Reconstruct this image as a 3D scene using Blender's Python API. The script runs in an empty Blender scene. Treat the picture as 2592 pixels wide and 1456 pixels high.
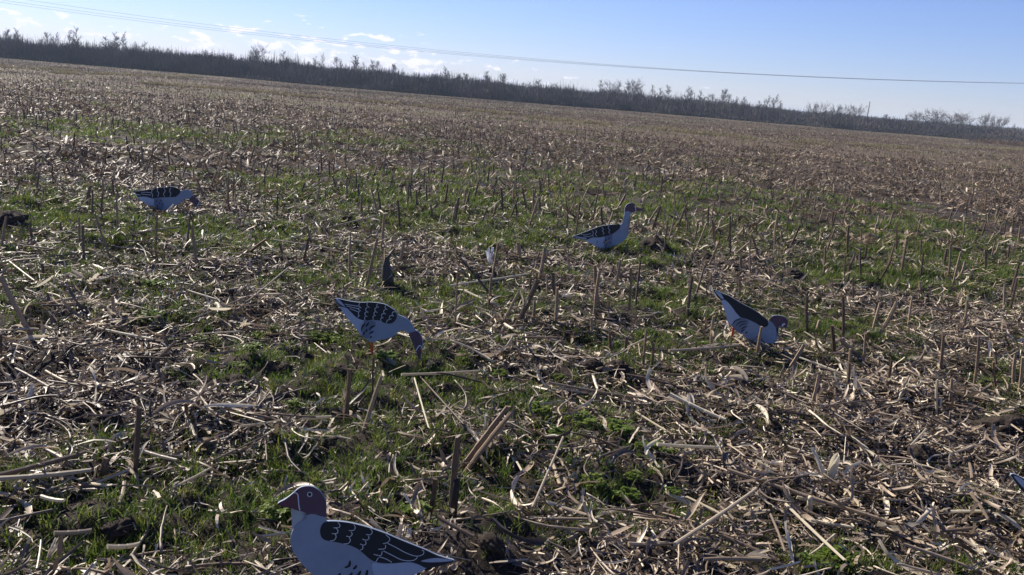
import bpy, bmesh, math, random
import numpy as np
from mathutils import Matrix, Vector

rng = np.random.default_rng(7)
random.seed(7)
scene = bpy.context.scene
COL = scene.collection

# ------------------------------------------------------------------ camera
F, W0, H0 = 2245.0, 2592.0, 1456.0
PITCH, ROLL, CAMH = math.radians(12.43), math.radians(4.8), 1.6
cam_d = bpy.data.cameras.new('camera')
cam = bpy.data.objects.new('camera', cam_d)
COL.objects.link(cam)
cam_d.sensor_width = 36.0
cam_d.lens = 36.0 * F / W0
cam_d.clip_start, cam_d.clip_end = 0.05, 20000
CM = Matrix.Rotation(math.pi / 2 - PITCH, 3, 'X') @ Matrix.Rotation(ROLL, 3, 'Z')
cam.matrix_world = Matrix.Translation((0, 0, CAMH)) @ CM.to_4x4()
scene.camera = cam

# ------------------------------------------------------------------ sky, sun, exposure
SUN_AZ, SUN_EL = math.radians(-50), math.radians(33.5)      # azimuth from +Y (view axis), left is negative
wd = bpy.data.worlds.new('World'); scene.world = wd; wd.use_nodes = True
nt = wd.node_tree; nt.nodes.clear()
def N(tree, t, **k):
    n = tree.nodes.new(t)
    for a, v in k.items():
        if a == 'inp':
            for i, x in v.items(): n.inputs[i].default_value = x
        else: setattr(n, a, v)
    return n
def L(tree, a, ao, b, bi): tree.links.new(a.outputs[ao], b.inputs[bi])
def M_(tree, op, a, b=None, c=None, clamp=False):
    n = tree.nodes.new('ShaderNodeMath'); n.operation = op; n.use_clamp = clamp
    for i, v in enumerate((a, b, c)):
        if v is None: continue
        if isinstance(v, (int, float)): n.inputs[i].default_value = v
        else: tree.links.new(v, n.inputs[i])
    return n.outputs[0]
sky = N(nt, 'ShaderNodeTexSky', sky_type='NISHITA', sun_disc=False)
sky.sun_elevation = SUN_EL; sky.sun_rotation = SUN_AZ
sky.altitude = 0; sky.air_density = 1.0; sky.dust_density = 0.0; sky.ozone_density = 4.0
bg = N(nt, 'ShaderNodeBackground'); bg.inputs[1].default_value = 0.059
wo = N(nt, 'ShaderNodeOutputWorld')
# far fair-weather clouds low over the horizon: noise on the view direction
tc = N(nt, 'ShaderNodeTexCoord'); sp = N(nt, 'ShaderNodeSeparateXYZ'); L(nt, tc, 'Generated', sp, 0)
az = M_(nt, 'ARCTAN2', sp.outputs[0], sp.outputs[1])
el = M_(nt, 'ARCSINE', sp.outputs[2])
cv = N(nt, 'ShaderNodeCombineXYZ')
nt.links.new(M_(nt, 'MULTIPLY', az, 44.0), cv.inputs[0]); nt.links.new(M_(nt, 'MULTIPLY', el, 125.0), cv.inputs[1])
cn = N(nt, 'ShaderNodeTexNoise', noise_dimensions='3D', inp={'Scale': 1.0, 'Detail': 6.0, 'Roughness': 0.52, 'Distortion': 0.25})
cv.inputs[2].default_value = 3.7
L(nt, cv, 0, cn, 'Vector')
cv2 = N(nt, 'ShaderNodeCombineXYZ'); nt.links.new(M_(nt, 'MULTIPLY', az, 4.2), cv2.inputs[0]); cv2.inputs[1].default_value = 5.3
cn2 = N(nt, 'ShaderNodeTexNoise', inp={'Scale': 1.0, 'Detail': 1.0}); L(nt, cv2, 0, cn2, 'Vector')
band = N(nt, 'ShaderNodeMapRange', interpolation_type='SMOOTHSTEP', inp={1: math.radians(4.2), 2: math.radians(1.2)}); nt.links.new(el, band.inputs[0])
cov = M_(nt, 'ADD', cn.outputs[0], M_(nt, 'MULTIPLY_ADD', cn2.outputs[0], 0.34, -0.17))
cov = M_(nt, 'ADD', cov, M_(nt, 'MULTIPLY_ADD', band.outputs[0], 0.2, -0.2))
bank = N(nt, 'ShaderNodeMapRange', interpolation_type='SMOOTHSTEP', inp={1: math.radians(14), 2: math.radians(-6)}); nt.links.new(az, bank.inputs[0])   # a cloud bank over the sunward side
cov = M_(nt, 'ADD', cov, M_(nt, 'MULTIPLY_ADD', bank.outputs[0], 0.2, -0.19))
cl = N(nt, 'ShaderNodeMapRange', interpolation_type='SMOOTHSTEP', inp={1: 0.5, 2: 0.6}); nt.links.new(cov, cl.inputs[0])
mx = N(nt, 'ShaderNodeMix', data_type='RGBA'); nt.links.new(M_(nt, 'MULTIPLY', cl.outputs[0], 0.85), mx.inputs[0])
L(nt, sky, 0, mx, 6); mx.inputs[7].default_value = (11.5, 11.2, 9.4, 1)
wbal = N(nt, 'ShaderNodeMix', data_type='RGBA', blend_type='MULTIPLY'); wbal.inputs[0].default_value = 1.0
L(nt, mx, 2, wbal, 6); wbal.inputs[7].default_value = (0.84, 0.84, 1.2, 1)     # the phone's cool white balance, same all over the sky
L(nt, wbal, 2, bg, 0); L(nt, bg, 0, wo, 0)

sun_d = bpy.data.lights.new('sun', 'SUN'); sun = bpy.data.objects.new('sun', sun_d); COL.objects.link(sun)
sun_d.energy = 5.0; sun_d.angle = math.radians(0.53); sun_d.color = (1.0, 0.915, 0.79)
sdir = Vector((math.sin(SUN_AZ) * math.cos(SUN_EL), math.cos(SUN_AZ) * math.cos(SUN_EL), math.sin(SUN_EL)))
sun.rotation_euler = sdir.to_track_quat('Z', 'Y').to_euler(); sun.location = sdir * 60
vs = scene.view_settings
scene.display_settings.display_device = 'sRGB'
vs.view_transform = 'Standard'; vs.look = 'None'; vs.gamma = 1.0; vs.use_curve_mapping = False
vs.exposure = 0.98
scene.cycles.max_bounces = 8; scene.cycles.transparent_max_bounces = 8

# ------------------------------------------------------------------ terrain height
def hash2(ix, iy, s):
    h = (ix.astype(np.int64) * 374761393 + iy.astype(np.int64) * 668265263 + s * 1442695041) & 0x7fffffff
    h = ((h ^ (h >> 13)) * 1274126177) & 0x7fffffff
    return ((h ^ (h >> 16)) & 0xffff) / 65535.0
def vnoise(x, y, s):
    ix, iy = np.floor(x), np.floor(y); fx, fy = x - ix, y - iy
    fx = fx * fx * (3 - 2 * fx); fy = fy * fy * (3 - 2 * fy)
    a, b, c, d = hash2(ix, iy, s), hash2(ix + 1, iy, s), hash2(ix, iy + 1, s), hash2(ix + 1, iy + 1, s)
    return (a + (b - a) * fx) * (1 - fy) + (c + (d - c) * fx) * fy
def fbm(x, y, s, o=3):
    v, a, t = 0.0, 1.0, 0.0
    for k in range(o):
        v = v + a * vnoise(x * 2 ** k, y * 2 ** k, s + k); t += a; a *= 0.5
    return v / t
ROWA = math.radians(-3.0)          # the drilled rows run almost across the view
ROWSP = 0.75
def rowcoord(x, y): return (-math.sin(ROWA) * x + math.cos(ROWA) * y)
def height(x, y):
    x, y = np.asarray(x, float), np.asarray(y, float)
    fade = np.clip(1 - (np.hypot(x, y) - 18) / 30, 0, 1)
    h = 0.055 * (fbm(x * 1.3, y * 1.3, 3, 2) - 0.5)
    h = h + 0.115 * (fbm(x * 4.2, y * 4.2, 11, 2) - 0.5) * fade
    h = h + 0.075 * (fbm(x * 13, y * 13, 23, 2) - 0.5) * fade
    h = h + 0.018 * np.cos(rowcoord(x, y) / ROWSP * 2 * math.pi) * fade
    h = h + 0.25 * (fbm(x * 0.035, y * 0.035, 31, 2) - 0.5) * np.clip((np.hypot(x, y) - 25) / 60, 0, 1)
    return h
def H(x, y): return float(height(np.array([x]), np.array([y]))[0])
def ray(px, py): return CM @ Vector(((px - W0 / 2) / F, (H0 / 2 - py) / F, -1.0))
def ground(px, py):
    """the spot on the field that the photograph shows at a pixel"""
    d = ray(px, py); z = 0.0
    for _ in range(6):
        k = (z - CAMH) / d.z; p = d * k; z = H(p.x, p.y)
    return Vector((p.x, p.y, z))

# ------------------------------------------------------------------ materials
MATS = {}
def mat_base(name):
    m = bpy.data.materials.new(name); m.use_nodes = True
    t = m.node_tree; t.nodes.clear(); MATS[name] = m
    return m, t, N(t, 'ShaderNodeOutputMaterial')
def ramp(t, stops):
    r = N(t, 'ShaderNodeValToRGB'); e = r.color_ramp.elements
    while len(e) < len(stops): e.new(0.5)
    for k, (p, c) in enumerate(stops): e[k].position = p; e[k].color = (*c, 1)
    return r
def plant_mat(name, stops, transl=0.3, rough=0.6, spec=0.3, streak=0.35, scale=(3, 60, 60)):
    m, t, out = mat_base(name)
    oi = N(t, 'ShaderNodeObjectInfo'); r = ramp(t, stops); L(t, oi, 'Random', r, 0)
    tcn = N(t, 'ShaderNodeTexCoord'); mp = N(t, 'ShaderNodeMapping'); mp.inputs['Scale'].default_value = scale
    L(t, tcn, 'Object', mp, 0)
    addv = N(t, 'ShaderNodeVectorMath', operation='ADD'); L(t, mp, 0, addv, 0); L(t, oi, 'Random', addv, 1)
    ns = N(t, 'ShaderNodeTexNoise', inp={'Scale': 1.0, 'Detail': 3.0}); L(t, addv, 0, ns, 'Vector')
    mr = N(t, 'ShaderNodeMapRange', inp={1: 0.25, 2: 0.75, 3: 1 - streak, 4: 1 + streak * 0.6}); L(t, ns, 0, mr, 0)
    mu = N(t, 'ShaderNodeVectorMath', operation='SCALE'); L(t, r, 0, mu, 0); L(t, mr, 0, mu, 'Scale')
    p = N(t, 'ShaderNodeBsdfPrincipled', inp={'Roughness': rough, 'Specular IOR Level': spec}); L(t, mu, 0, p, 'Base Color')
    if transl > 0:
        tr = N(t, 'ShaderNodeBsdfTranslucent'); L(t, mu, 0, tr, 0)
        mix = N(t, 'ShaderNodeMixShader'); mix.inputs[0].default_value = transl
        L(t, p, 0, mix, 1); L(t, tr, 0, mix, 2); L(t, mix, 0, out, 0)
    else: L(t, p, 0, out, 0)
    return m
TAN = [(0.0, (0.04, 0.028, 0.021)), (0.3, (0.105, 0.076, 0.054)), (0.58, (0.235, 0.175, 0.122)), (0.84, (0.42, 0.33, 0.235)), (1.0, (0.74, 0.65, 0.49))]
TANFAR = [(0.0, (0.055, 0.038, 0.026)), (0.4, (0.13, 0.092, 0.06)), (0.8, (0.23, 0.168, 0.11)), (0.95, (0.36, 0.28, 0.19)), (1.0, (0.6, 0.52, 0.39))]
leaf_m = plant_mat('dry_leaf_material', TAN, 0.2, 0.5, 0.45, 0.4)
farleaf_m = plant_mat('far_leaf_material', TANFAR, 0.15, 0.6, 0.3, 0.3)
chaff_m = plant_mat('chaff_material', TAN, 0.1, 0.55, 0.4, 0.4, (6, 40, 40))
stalk_m = plant_mat('dry_stalk_material', [(0, (0.1, 0.068, 0.044)), (0.4, (0.2, 0.145, 0.095)), (0.8, (0.36, 0.285, 0.19)), (1, (0.6, 0.52, 0.37))], 0.0, 0.5, 0.45, 0.4, (40, 40, 3))
stub_m = plant_mat('stub_material', [(0, (0.075, 0.05, 0.034)), (0.5, (0.165, 0.11, 0.07)), (1, (0.32, 0.235, 0.15))], 0.0, 0.6, 0.3, 0.5, (40, 40, 2.5))
cream_m = plant_mat('cream_husk_material', [(0, (0.5, 0.43, 0.31)), (1, (0.68, 0.62, 0.47))], 0.35, 0.5, 0.4, 0.25)
husk_m = plant_mat('husk_material', [(0, (0.3, 0.25, 0.19)), (1, (0.55, 0.48, 0.37))], 0.35, 0.5, 0.4, 0.3)
white_m = plant_mat('white_husk_material', [(0, (0.62, 0.63, 0.65)), (1, (0.7, 0.7, 0.72))], 0.3, 0.6, 0.3, 0.3)
cob_m = plant_mat('cob_material', [(0, (0.48, 0.4, 0.26)), (1, (0.62, 0.54, 0.38))], 0.0, 0.7, 0.2, 0.4, (60, 60, 60))
grass_m = plant_mat('grass_material', [(0, (0.055, 0.097, 0.015)), (0.6, (0.095, 0.138, 0.022)), (1, (0.165, 0.178, 0.042))], 0.5, 0.55, 0.3, 0.2)
weed_m = plant_mat('weed_material', [(0, (0.11, 0.175, 0.02)), (1, (0.17, 0.225, 0.034))], 0.5, 0.5, 0.3, 0.3)
drygrass_m = plant_mat('dry_grass_material', [(0, (0.17, 0.145, 0.08)), (1, (0.28, 0.235, 0.135))], 0.3, 0.6, 0.2, 0.2)
rust_m = plant_mat('rust_grass_material', [(0, (0.11, 0.072, 0.05)), (1, (0.16, 0.105, 0.072))], 0.2, 0.7, 0.2, 0.2)
twig_m = plant_mat('bare_twig_material', [(0, (0.055, 0.05, 0.054)), (0.6, (0.085, 0.075, 0.076)), (1, (0.125, 0.102, 0.094))], 0.0, 0.8, 0.2, 0.2)
paletwig_m = plant_mat('pale_twig_material', [(0, (0.11, 0.097, 0.092)), (1, (0.15, 0.132, 0.122))], 0.0, 0.8, 0.2, 0.2)
bush_m = plant_mat('olive_bush_material', [(0, (0.055, 0.062, 0.038)), (1, (0.085, 0.082, 0.05))], 0.1, 0.8, 0.2, 0.2)

def paint(name, col, rough=0.75, var=0.12):
    m, t, out = mat_base(name)
    tcn = N(t, 'ShaderNodeTexCoord'); ns = N(t, 'ShaderNodeTexNoise', inp={'Scale': 45.0, 'Detail': 5.0, 'Roughness': 0.7}); L(t, tcn, 'Object', ns, 'Vector')
    n2 = N(t, 'ShaderNodeTexNoise', inp={'Scale': 7.0, 'Detail': 2.0}); L(t, tcn, 'Object', n2, 'Vector')
    s = M_(t, 'ADD', ns.outputs[0], n2.outputs[0])
    mr = N(t, 'ShaderNodeMapRange', inp={1: 0.6, 2: 1.4, 3: 1 - var, 4: 1 + var}); t.links.new(s, mr.inputs[0])
    mu = N(t, 'ShaderNodeVectorMath', operation='SCALE'); mu.inputs[0].default_value = col; L(t, mr, 0, mu, 'Scale')
    p = N(t, 'ShaderNodeBsdfPrincipled', inp={'Roughness': rough, 'Specular IOR Level': 0.25}); L(t, mu, 0, p, 'Base Color')
    L(t, p, 0, out, 0); return m
P_body = paint('grey_paint', (0.225, 0.27, 0.345)); P_rump = paint('pale_grey_paint', (0.34, 0.4, 0.5))
P_flank = paint('flank_grey_paint', (0.135, 0.165, 0.235))
P_wing = paint('black_paint', (0.02, 0.024, 0.028)); P_head = paint('brown_paint', (0.095, 0.06, 0.082))
P_beak = paint('maroon_paint', (0.115, 0.05, 0.064)); P_line = paint('white_paint', (0.55, 0.6, 0.66)); P_leg = paint('orange_paint', (0.5, 0.08, 0.04))
P_rot = paint('rotten_stem', (0.028, 0.02, 0.015)); P_wood = paint('weathered_wood', (0.2, 0.17, 0.14)); P_pale = paint('pale_wood', (0.42, 0.42, 0.28)); P_wire = paint('wire_metal', (0.1, 0.1, 0.11))

def soil():
    m, t, out = mat_base('soil')
    g = N(t, 'ShaderNodeNewGeometry')
    n1 = N(t, 'ShaderNodeTexNoise', inp={'Scale': 18.0, 'Detail': 8.0, 'Roughness': 0.65}); L(t, g, 'Position', n1, 'Vector')
    n2 = N(t, 'ShaderNodeTexNoise', inp={'Scale': 0.45, 'Detail': 4.0}); L(t, g, 'Position', n2, 'Vector')
    mp = N(t, 'ShaderNodeMapping'); mp.inputs['Scale'].default_value = (0.012, 0.07, 1); mp.inputs['Rotation'].default_value = (0, 0, -ROWA)
    L(t, g, 'Position', mp, 0)
    n3 = N(t, 'ShaderNodeTexNoise', inp={'Scale': 1.0, 'Detail': 5.0}); L(t, mp, 0, n3, 'Vector')
    a = ramp(t, [(0.3, (0.018, 0.013, 0.011)), (0.52, (0.036, 0.027, 0.022)), (0.75, (0.07, 0.054, 0.042))]); L(t, n1, 0, a, 0)
    b = ramp(t, [(0.4, (0.032, 0.025, 0.021)), (0.6, (0.05, 0.042, 0.032))]); L(t, n2, 0, b, 0)
    mx1 = N(t, 'ShaderNodeMix', data_type='RGBA'); mx1.inputs[0].default_value = 0.35; L(t, a, 0, mx1, 6); L(t, b, 0, mx1, 7)
    c = ramp(t, [(0.35, (0.065, 0.047, 0.034)), (0.5, (0.094, 0.068, 0.046)), (0.6, (0.085, 0.076, 0.038)), (0.75, (0.115, 0.094, 0.05))]); L(t, n3, 0, c, 0)
    sp_ = N(t, 'ShaderNodeSeparateXYZ'); L(t, g, 'Position', sp_, 0)
    ff = N(t, 'ShaderNodeMapRange', interpolation_type='SMOOTHSTEP', inp={1: 14.0, 2: 45.0}); L(t, sp_, 1, ff, 0)   # further out the field lies under a thin old thatch
    mx2 = N(t, 'ShaderNodeMix', data_type='RGBA'); L(t, ff, 0, mx2, 0); L(t, mx1, 2, mx2, 6); L(t, c, 0, mx2, 7)
    p = N(t, 'ShaderNodeBsdfPrincipled', inp={'Roughness': 0.95, 'Specular IOR Level': 0.15}); L(t, mx2, 2, p, 'Base Color')
    bp = N(t, 'ShaderNodeBump', inp={'Strength': 0.8, 'Distance': 0.03}); L(t, n1, 0, bp, 'Height'); L(t, bp, 0, p, 'Normal')
    L(t, p, 0, out, 0); return m
soil_m = soil()

# ------------------------------------------------------------------ object helpers
def tag(o, label=None, cat=None, group=None, kind=None):
    if label: o['label'] = label
    if cat: o['category'] = cat
    if group: o['group'] = group
    if kind: o['kind'] = kind
    return o
def mesh_of(name, v, f, m, smooth=False):
    me = bpy.data.meshes.new(name); me.from_pydata([tuple(map(float, p)) for p in v], [], [tuple(map(int, q)) for q in f])
    me.materials.append(m)
    if smooth: me.polygons.foreach_set('use_smooth', [True] * len(me.polygons))
    me.update(); return me
def link(name, me, parent=None, loc=(0, 0, 0), rot=(0, 0, 0), scl=(1, 1, 1)):
    o = bpy.data.objects.new(name, me); COL.objects.link(o)
    if parent: o.parent = parent
    o.location = loc; o.rotation_euler = rot; o.scale = scl
    return o
def empty(name, loc, rot=(0, 0, 0)): return link(name, None, None, loc, rot)
class MB:
    def __init__(s): s.v, s.f = [], []
    def add(s, v, f):
        n = len(s.v); s.v += [tuple(p) for p in v]; s.f += [tuple(i + n for i in q) for q in f]
    def tube(s, pts, rad, k=6, cap=True, phase=0.0):
        pts = [np.array(p, float) for p in pts]; base = len(s.v)
        for i, p in enumerate(pts):
            d = pts[min(i + 1, len(pts) - 1)] - pts[max(i - 1, 0)]; d /= (np.linalg.norm(d) + 1e-9)
            a = np.cross(d, [0.31, 0.17, 0.93] if abs(d[2]) < 0.9 else [1, 0.2, 0]); a /= np.linalg.norm(a); b = np.cross(d, a)
            for j in range(k):
                t = phase + 2 * math.pi * j / k; s.v.append(tuple(p + rad[i] * (math.cos(t) * a + math.sin(t) * b)))
        for i in range(len(pts) - 1):
            for j in range(k):
                s.f.append((base + i * k + j, base + i * k + (j + 1) % k, base + (i + 1) * k + (j + 1) % k, base + (i + 1) * k + j))
        if cap:
            s.f.append(tuple(base + j for j in range(k))[::-1]); s.f.append(tuple(base + (len(pts) - 1) * k + j for j in range(k)))
    def ribbon(s, L_, w, n=6, bend=0.0, twist=0.0, curl=0.0, fold=0.0, org=(0, 0, 0), rot=None, side=0.0, tail=True, cols=1):
        """a leaf: runs along +x, width w, curling up, twisting and folded along its midrib"""
        x, y, z, a, yaw = 0.0, 0.0, 0.0, 0.0, 0.0; rows = []; rr_ = random.Random(int(L_ * 1e6) + int(w * 1e6))
        for i in range(n + 1):
            t = i / n; prof = (math.sin(math.pi * min(1, t * 0.93 + 0.07)) ** 0.6) if tail == 1 else (1 - 0.35 * t) * (rr_.uniform(0.6, 1.15) if tail == 2 else 1.0)
            ww = w * max(prof, 0.08) * 0.5; tw = twist * t
            c, sn = math.cos(tw), math.sin(tw)
            for q in range(cols + 1):
                u = -1 + 2 * q / cols; yy = ww * u; zz = fold * ww * (abs(u) ** 1.5) + (rr_.uniform(-0.5, 0.5) * ww if tail == 2 else 0)
                rows.append((x - math.sin(yaw) * (yy * c - zz * sn), y + math.cos(yaw) * (yy * c - zz * sn), z + yy * sn + zz * c))
            a += (bend + curl * t) / n; yaw += side / n
            x += L_ / n * math.cos(a) * math.cos(yaw); y += L_ / n * math.cos(a) * math.sin(yaw); z += L_ / n * math.sin(a)
        r = np.array(rows)
        if rot is not None: r = r @ np.array(rot).T
        r = r + np.array(org); k = cols + 1
        f = [(i * k + q, i * k + q + 1, (i + 1) * k + q + 1, (i + 1) * k + q) for i in range(n) for q in range(cols)]
        s.add(r, f)
    def mesh(s, name, m, smooth=False): return mesh_of(name, s.v, s.f, m, smooth)
def eul(a, b, c):
    return np.array((Matrix.Rotation(c, 3, 'Z') @ Matrix.Rotation(b, 3, 'Y') @ Matrix.Rotation(a, 3, 'X')))
U = random.uniform

def scatter(name, templates, pos, rot, scl, label, cat, sel=None):
    """one uncountable mass: points carry rotation, scale and which shape stands there"""
    n = len(pos); me = bpy.data.meshes.new(name)
    me.vertices.add(n); me.vertices.foreach_set('co', np.asarray(pos, np.float32).ravel())
    for an, ty, dat in (('rot', 'FLOAT_VECTOR', rot), ('scl', 'FLOAT_VECTOR', scl)):
        at = me.attributes.new(an, ty, 'POINT'); at.data.foreach_set('vector', np.asarray(dat, np.float32).ravel())
    at = me.attributes.new('pick', 'INT', 'POINT')
    at.data.foreach_set('value', np.asarray(sel if sel is not None else rng.integers(0, len(templates), n), np.int32))
    o = link(name, me); tag(o, label, cat, None, 'stuff')
    c = bpy.data.collections.new(name + '_shapes')
    for i, tm in enumerate(templates):
        c.objects.link(bpy.data.objects.new('%s_shape_%02d' % (name, i), tm))
    ng = bpy.data.node_groups.new(name, 'GeometryNodeTree')
    ng.interface.new_socket('Geometry', in_out='INPUT', socket_type='NodeSocketGeometry'); ng.interface.new_socket('Geometry', in_out='OUTPUT', socket_type='NodeSocketGeometry')
    gi, go = ng.nodes.new('NodeGroupInput'), ng.nodes.new('NodeGroupOutput')
    mp = ng.nodes.new('GeometryNodeMeshToPoints'); ip = ng.nodes.new('GeometryNodeInstanceOnPoints'); ci = ng.nodes.new('GeometryNodeCollectionInfo')
    ci.inputs['Collection'].default_value = c; ci.inputs['Separate Children'].default_value = True; ci.inputs['Reset Children'].default_value = True
    def na(an, ty):
        a = ng.nodes.new('GeometryNodeInputNamedAttribute'); a.data_type = ty; a.inputs[0].default_value = an; return a.outputs[0]
    e2r = ng.nodes.new('FunctionNodeEulerToRotation'); lk = ng.links.new
    lk(gi.outputs[0], mp.inputs[0]); lk(mp.outputs[0], ip.inputs['Points']); lk(ci.outputs[0], ip.inputs['Instance'])
    ip.inputs['Pick Instance'].default_value = True
    lk(na('pick', 'INT'), ip.inputs['Instance Index']); lk(na('rot', 'FLOAT_VECTOR'), e2r.inputs[0]); lk(e2r.outputs[0], ip.inputs['Rotation'])
    lk(na('scl', 'FLOAT_VECTOR'), ip.inputs['Scale']); lk(ip.outputs[0], go.inputs[0])
    md = o.modifiers.new('scatter', 'NODES'); md.node_group = ng
    return o

# ------------------------------------------------------------------ the field
def axis(lo, hi, fine_lo, fine_hi, d, g):
    mid = list(np.arange(fine_lo, fine_hi + d / 2, d)); up, dn = [], []
    s, v = d, mid[-1]
    while v < hi: s *= g; v += s; up.append(v)
    s, v = d, mid[0]
    while v > lo: s *= g; v -= s; dn.append(v)
    return np.array(dn[::-1] + mid + up)
gx = axis(-3500, 3500, -4.2, 4.2, 0.038, 1.055); gy = axis(-60, 5000, 1.6, 8.6, 0.038, 1.05)
X, Y = np.meshgrid(gx, gy); Z = height(X, Y)
nx, ny = len(gx), len(gy)
me = bpy.data.meshes.new('field')
idx = np.arange(nx * ny).reshape(ny, nx)
quads = np.stack([idx[:-1, :-1], idx[:-1, 1:], idx[1:, 1:], idx[1:, :-1]], -1).reshape(-1, 4)
me.vertices.add(nx * ny); me.vertices.foreach_set('co', np.stack([X, Y, Z], -1).astype(np.float32).ravel())
me.loops.add(quads.size); me.loops.foreach_set('vertex_index', quads.ravel().astype(np.int32))
me.polygons.add(len(quads)); me.polygons.foreach_set('loop_start', np.arange(0, quads.size, 4, dtype=np.int32))
me.polygons.foreach_set('use_smooth', np.ones(len(quads), bool))
me.materials.append(soil_m); me.update(calc_edges=True)
tag(link('field', me), 'harvested maize field of dark brown soil', 'field', None, 'structure')

# where turf grows and where the soil lies bare, as patches on the ground: (pixel seen at, half width and half depth in pixels, weight)
def patches(lst):
    out = []
    for (px, py, rx, ry, w) in lst:
        c = ground(px, py); e = ground(px + rx, py + rx * math.tan(ROLL)); f = ground(px, py - ry)
        out.append((c.x, c.y, max(0.15, abs(e.x - c.x)), max(0.12, abs(f.y - c.y)), w))
    return out
def patchmap(P, x, y):
    m = np.zeros_like(x)
    for cx, cy, rx, ry, w in P:
        m = np.maximum(m, w * np.exp(-(((x - cx) / rx) ** 2 + ((y - cy) / ry) ** 2)))
    return m
GREEN = patches([(350, 335, 380, 22, 1), (900, 355, 300, 16, .5), (150, 310, 150, 15, .7), (900, 485, 280, 40, .9), (1150, 500, 380, 50, 1), (1500, 480, 320, 36, .9), (1900, 525, 380, 50, .8), (2250, 570, 320, 45, .8), (2500, 690, 150, 55, .7),
    (130, 560, 160, 40, .6), (600, 615, 130, 45, .9), (300, 600, 160, 40, .6), (420, 745, 140, 50, .6), (200, 690, 110, 60, .45), (830, 690, 170, 60, .55), (1000, 780, 130, 40, .6), (1150, 760, 280, 60, .8), (1300, 835, 280, 50, .55), (1750, 600, 140, 30, .6),
    (1700, 770, 180, 50, .6), (2060, 830, 230, 65, .75), (2250, 670, 220, 40, .6), (1700, 885, 330, 50, .5), (1920, 915, 240, 40, .5), (60, 1210, 120, 50, .7), (350, 1400, 280, 65, .85), (130, 1425, 170, 55, .8), (430, 1210, 160, 40, .55), (480, 1300, 160, 50, .55),
    (700, 1300, 90, 30, .85), (980, 1255, 160, 50, .55), (1250, 1310, 60, 30, .5), (2100, 1435, 230, 45, .8), (2420, 1440, 170, 35, .7), (2500, 1300, 120, 40, .4), (690, 905, 120, 40, .4), (1500, 1110, 160, 60, .35), (850, 860, 90, 30, .6)])
BARE = patches([(800, 935, 330, 40, 1), (560, 955, 250, 28, .9), (1120, 905, 170, 25, .8), (2060, 700, 270, 20, .9), (1650, 640, 90, 25, 1), (250, 1315, 150, 35, .8), (850, 562, 120, 14, .7), (2470, 1085, 90, 30, .6), (1850, 1262, 160, 28, .7), (20, 572, 60, 16, .9),
    (1010, 1130, 120, 40, .5), (1230, 1375, 90, 30, .7), (640, 1400, 60, 25, .7), (300, 880, 60, 30, .7), (270, 1070, 50, 25, .8), (1300, 615, 120, 14, .6), (2200, 940, 150, 20, .4)])
HEAP = patches([(1300, 700, 260, 45, 1), (1700, 680, 200, 30, .8), (250, 1010, 280, 70, 1), (620, 1060, 250, 70, .8), (2150, 1200, 420, 150, 1), (2300, 1380, 350, 60, .9), (1850, 1400, 200, 60, .8), (2300, 920, 330, 40, .7), (1300, 990, 200, 50, .5), (700, 1220, 200, 50, .6)])
WEEDS = ((1367, 1055, 38), (1471, 1085, 36), (1567, 1100, 42), (1410, 1120, 32), (1410, 1145, 32), (1652, 1135, 26), (1502, 1232, 30), (1586, 1270, 36), (1252, 1310, 20), (979, 914, 28), (1175, 938, 22), (1264, 962, 24), (1413, 966, 18), (1260, 1030, 20), (1048, 1306, 34), (389, 742, 32), (474, 735, 28), (383, 820, 36), (654, 857, 24), (610, 874, 26), (809, 867, 30), (769, 820, 24), (505, 874, 22),
    (603, 938, 22), (637, 911, 28), (738, 1036, 22), (850, 860, 24), (870, 842, 24), (700, 1305, 42), (750, 1310, 34), (1530, 1110, 26), (1690, 1165, 22), (1620, 1140, 18), (1140, 865, 24), (1550, 880, 18), (1780, 880, 18), (2120, 1430, 40), (2060, 1440, 36), (920, 1240, 24), (1640, 850, 18), (440, 870, 18), (270, 810, 20), (2110, 830, 20), (1790, 955, 18), (1600, 1235, 24), (1700, 1260, 20))
WEEDP = [(c.x, c.y, max(0.07, sz / F * math.hypot(c.y, CAMH) * 0.9), max(0.07, sz / F * math.hypot(c.y, CAMH) * 0.9), 1.0) for c, sz in [(ground(a, b), q) for a, b, q in WEEDS]]
def green_at(x, y):
    g = np.clip(1.3 * patchmap(GREEN, x, y), 0, 1.15)
    far = 0.55 * np.clip(fbm(x * 0.16, rowcoord(x, y) * 0.5, 51, 3) * 2.6 - 1.6, 0, 1) * np.clip((y - 9) / 5, 0, 1) * np.clip((45 - y) / 30, 0.1, 1)
    return np.clip(np.maximum(np.maximum(g, far), 0.6 * np.clip(fbm(x * 0.9, y * 0.9, 61, 3) * 3 - 1.15, 0, 1) * np.clip(1.3 - 0.5 * x / np.maximum(y, 1), 0.4, 1.4) * np.clip((14 - y) / 5, 0.15, 1)) * (0.35 + 1.7 * fbm(x * 2.2, y * 2.2, 57, 3)) - 0.06, 0, 1)
def litter_at(x, y):
    b = patchmap(BARE, x, y); hp = patchmap(HEAP, x, y); g = green_at(x, y)
    base = 0.72 - 1.3 * patchmap(WEEDP, x, y) + 1.5 * (fbm(x * 1.5, y * 1.5, 71, 3) - 0.5)
    return np.clip(base + 0.55 * hp - 1.0 * b - 0.55 * g, 0.03, 1.25)
def wedge(n, y0, y1, pad=2.5, k=0.64):
    ys, xs = [], []; hw = lambda y: k * y + pad
    y = rng.uniform(y0, y1, int(n * 2.4) + 50); ok = rng.uniform(0, hw(y1), len(y)) < hw(y); y = y[ok][:n]
    return rng.uniform(-1, 1, len(y)) * hw(y), y
def area(y0, y1, pad=2.5, k=0.64): return 2 * (k * (y1 ** 2 - y0 ** 2) / 2 + pad * (y1 - y0))

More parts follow.
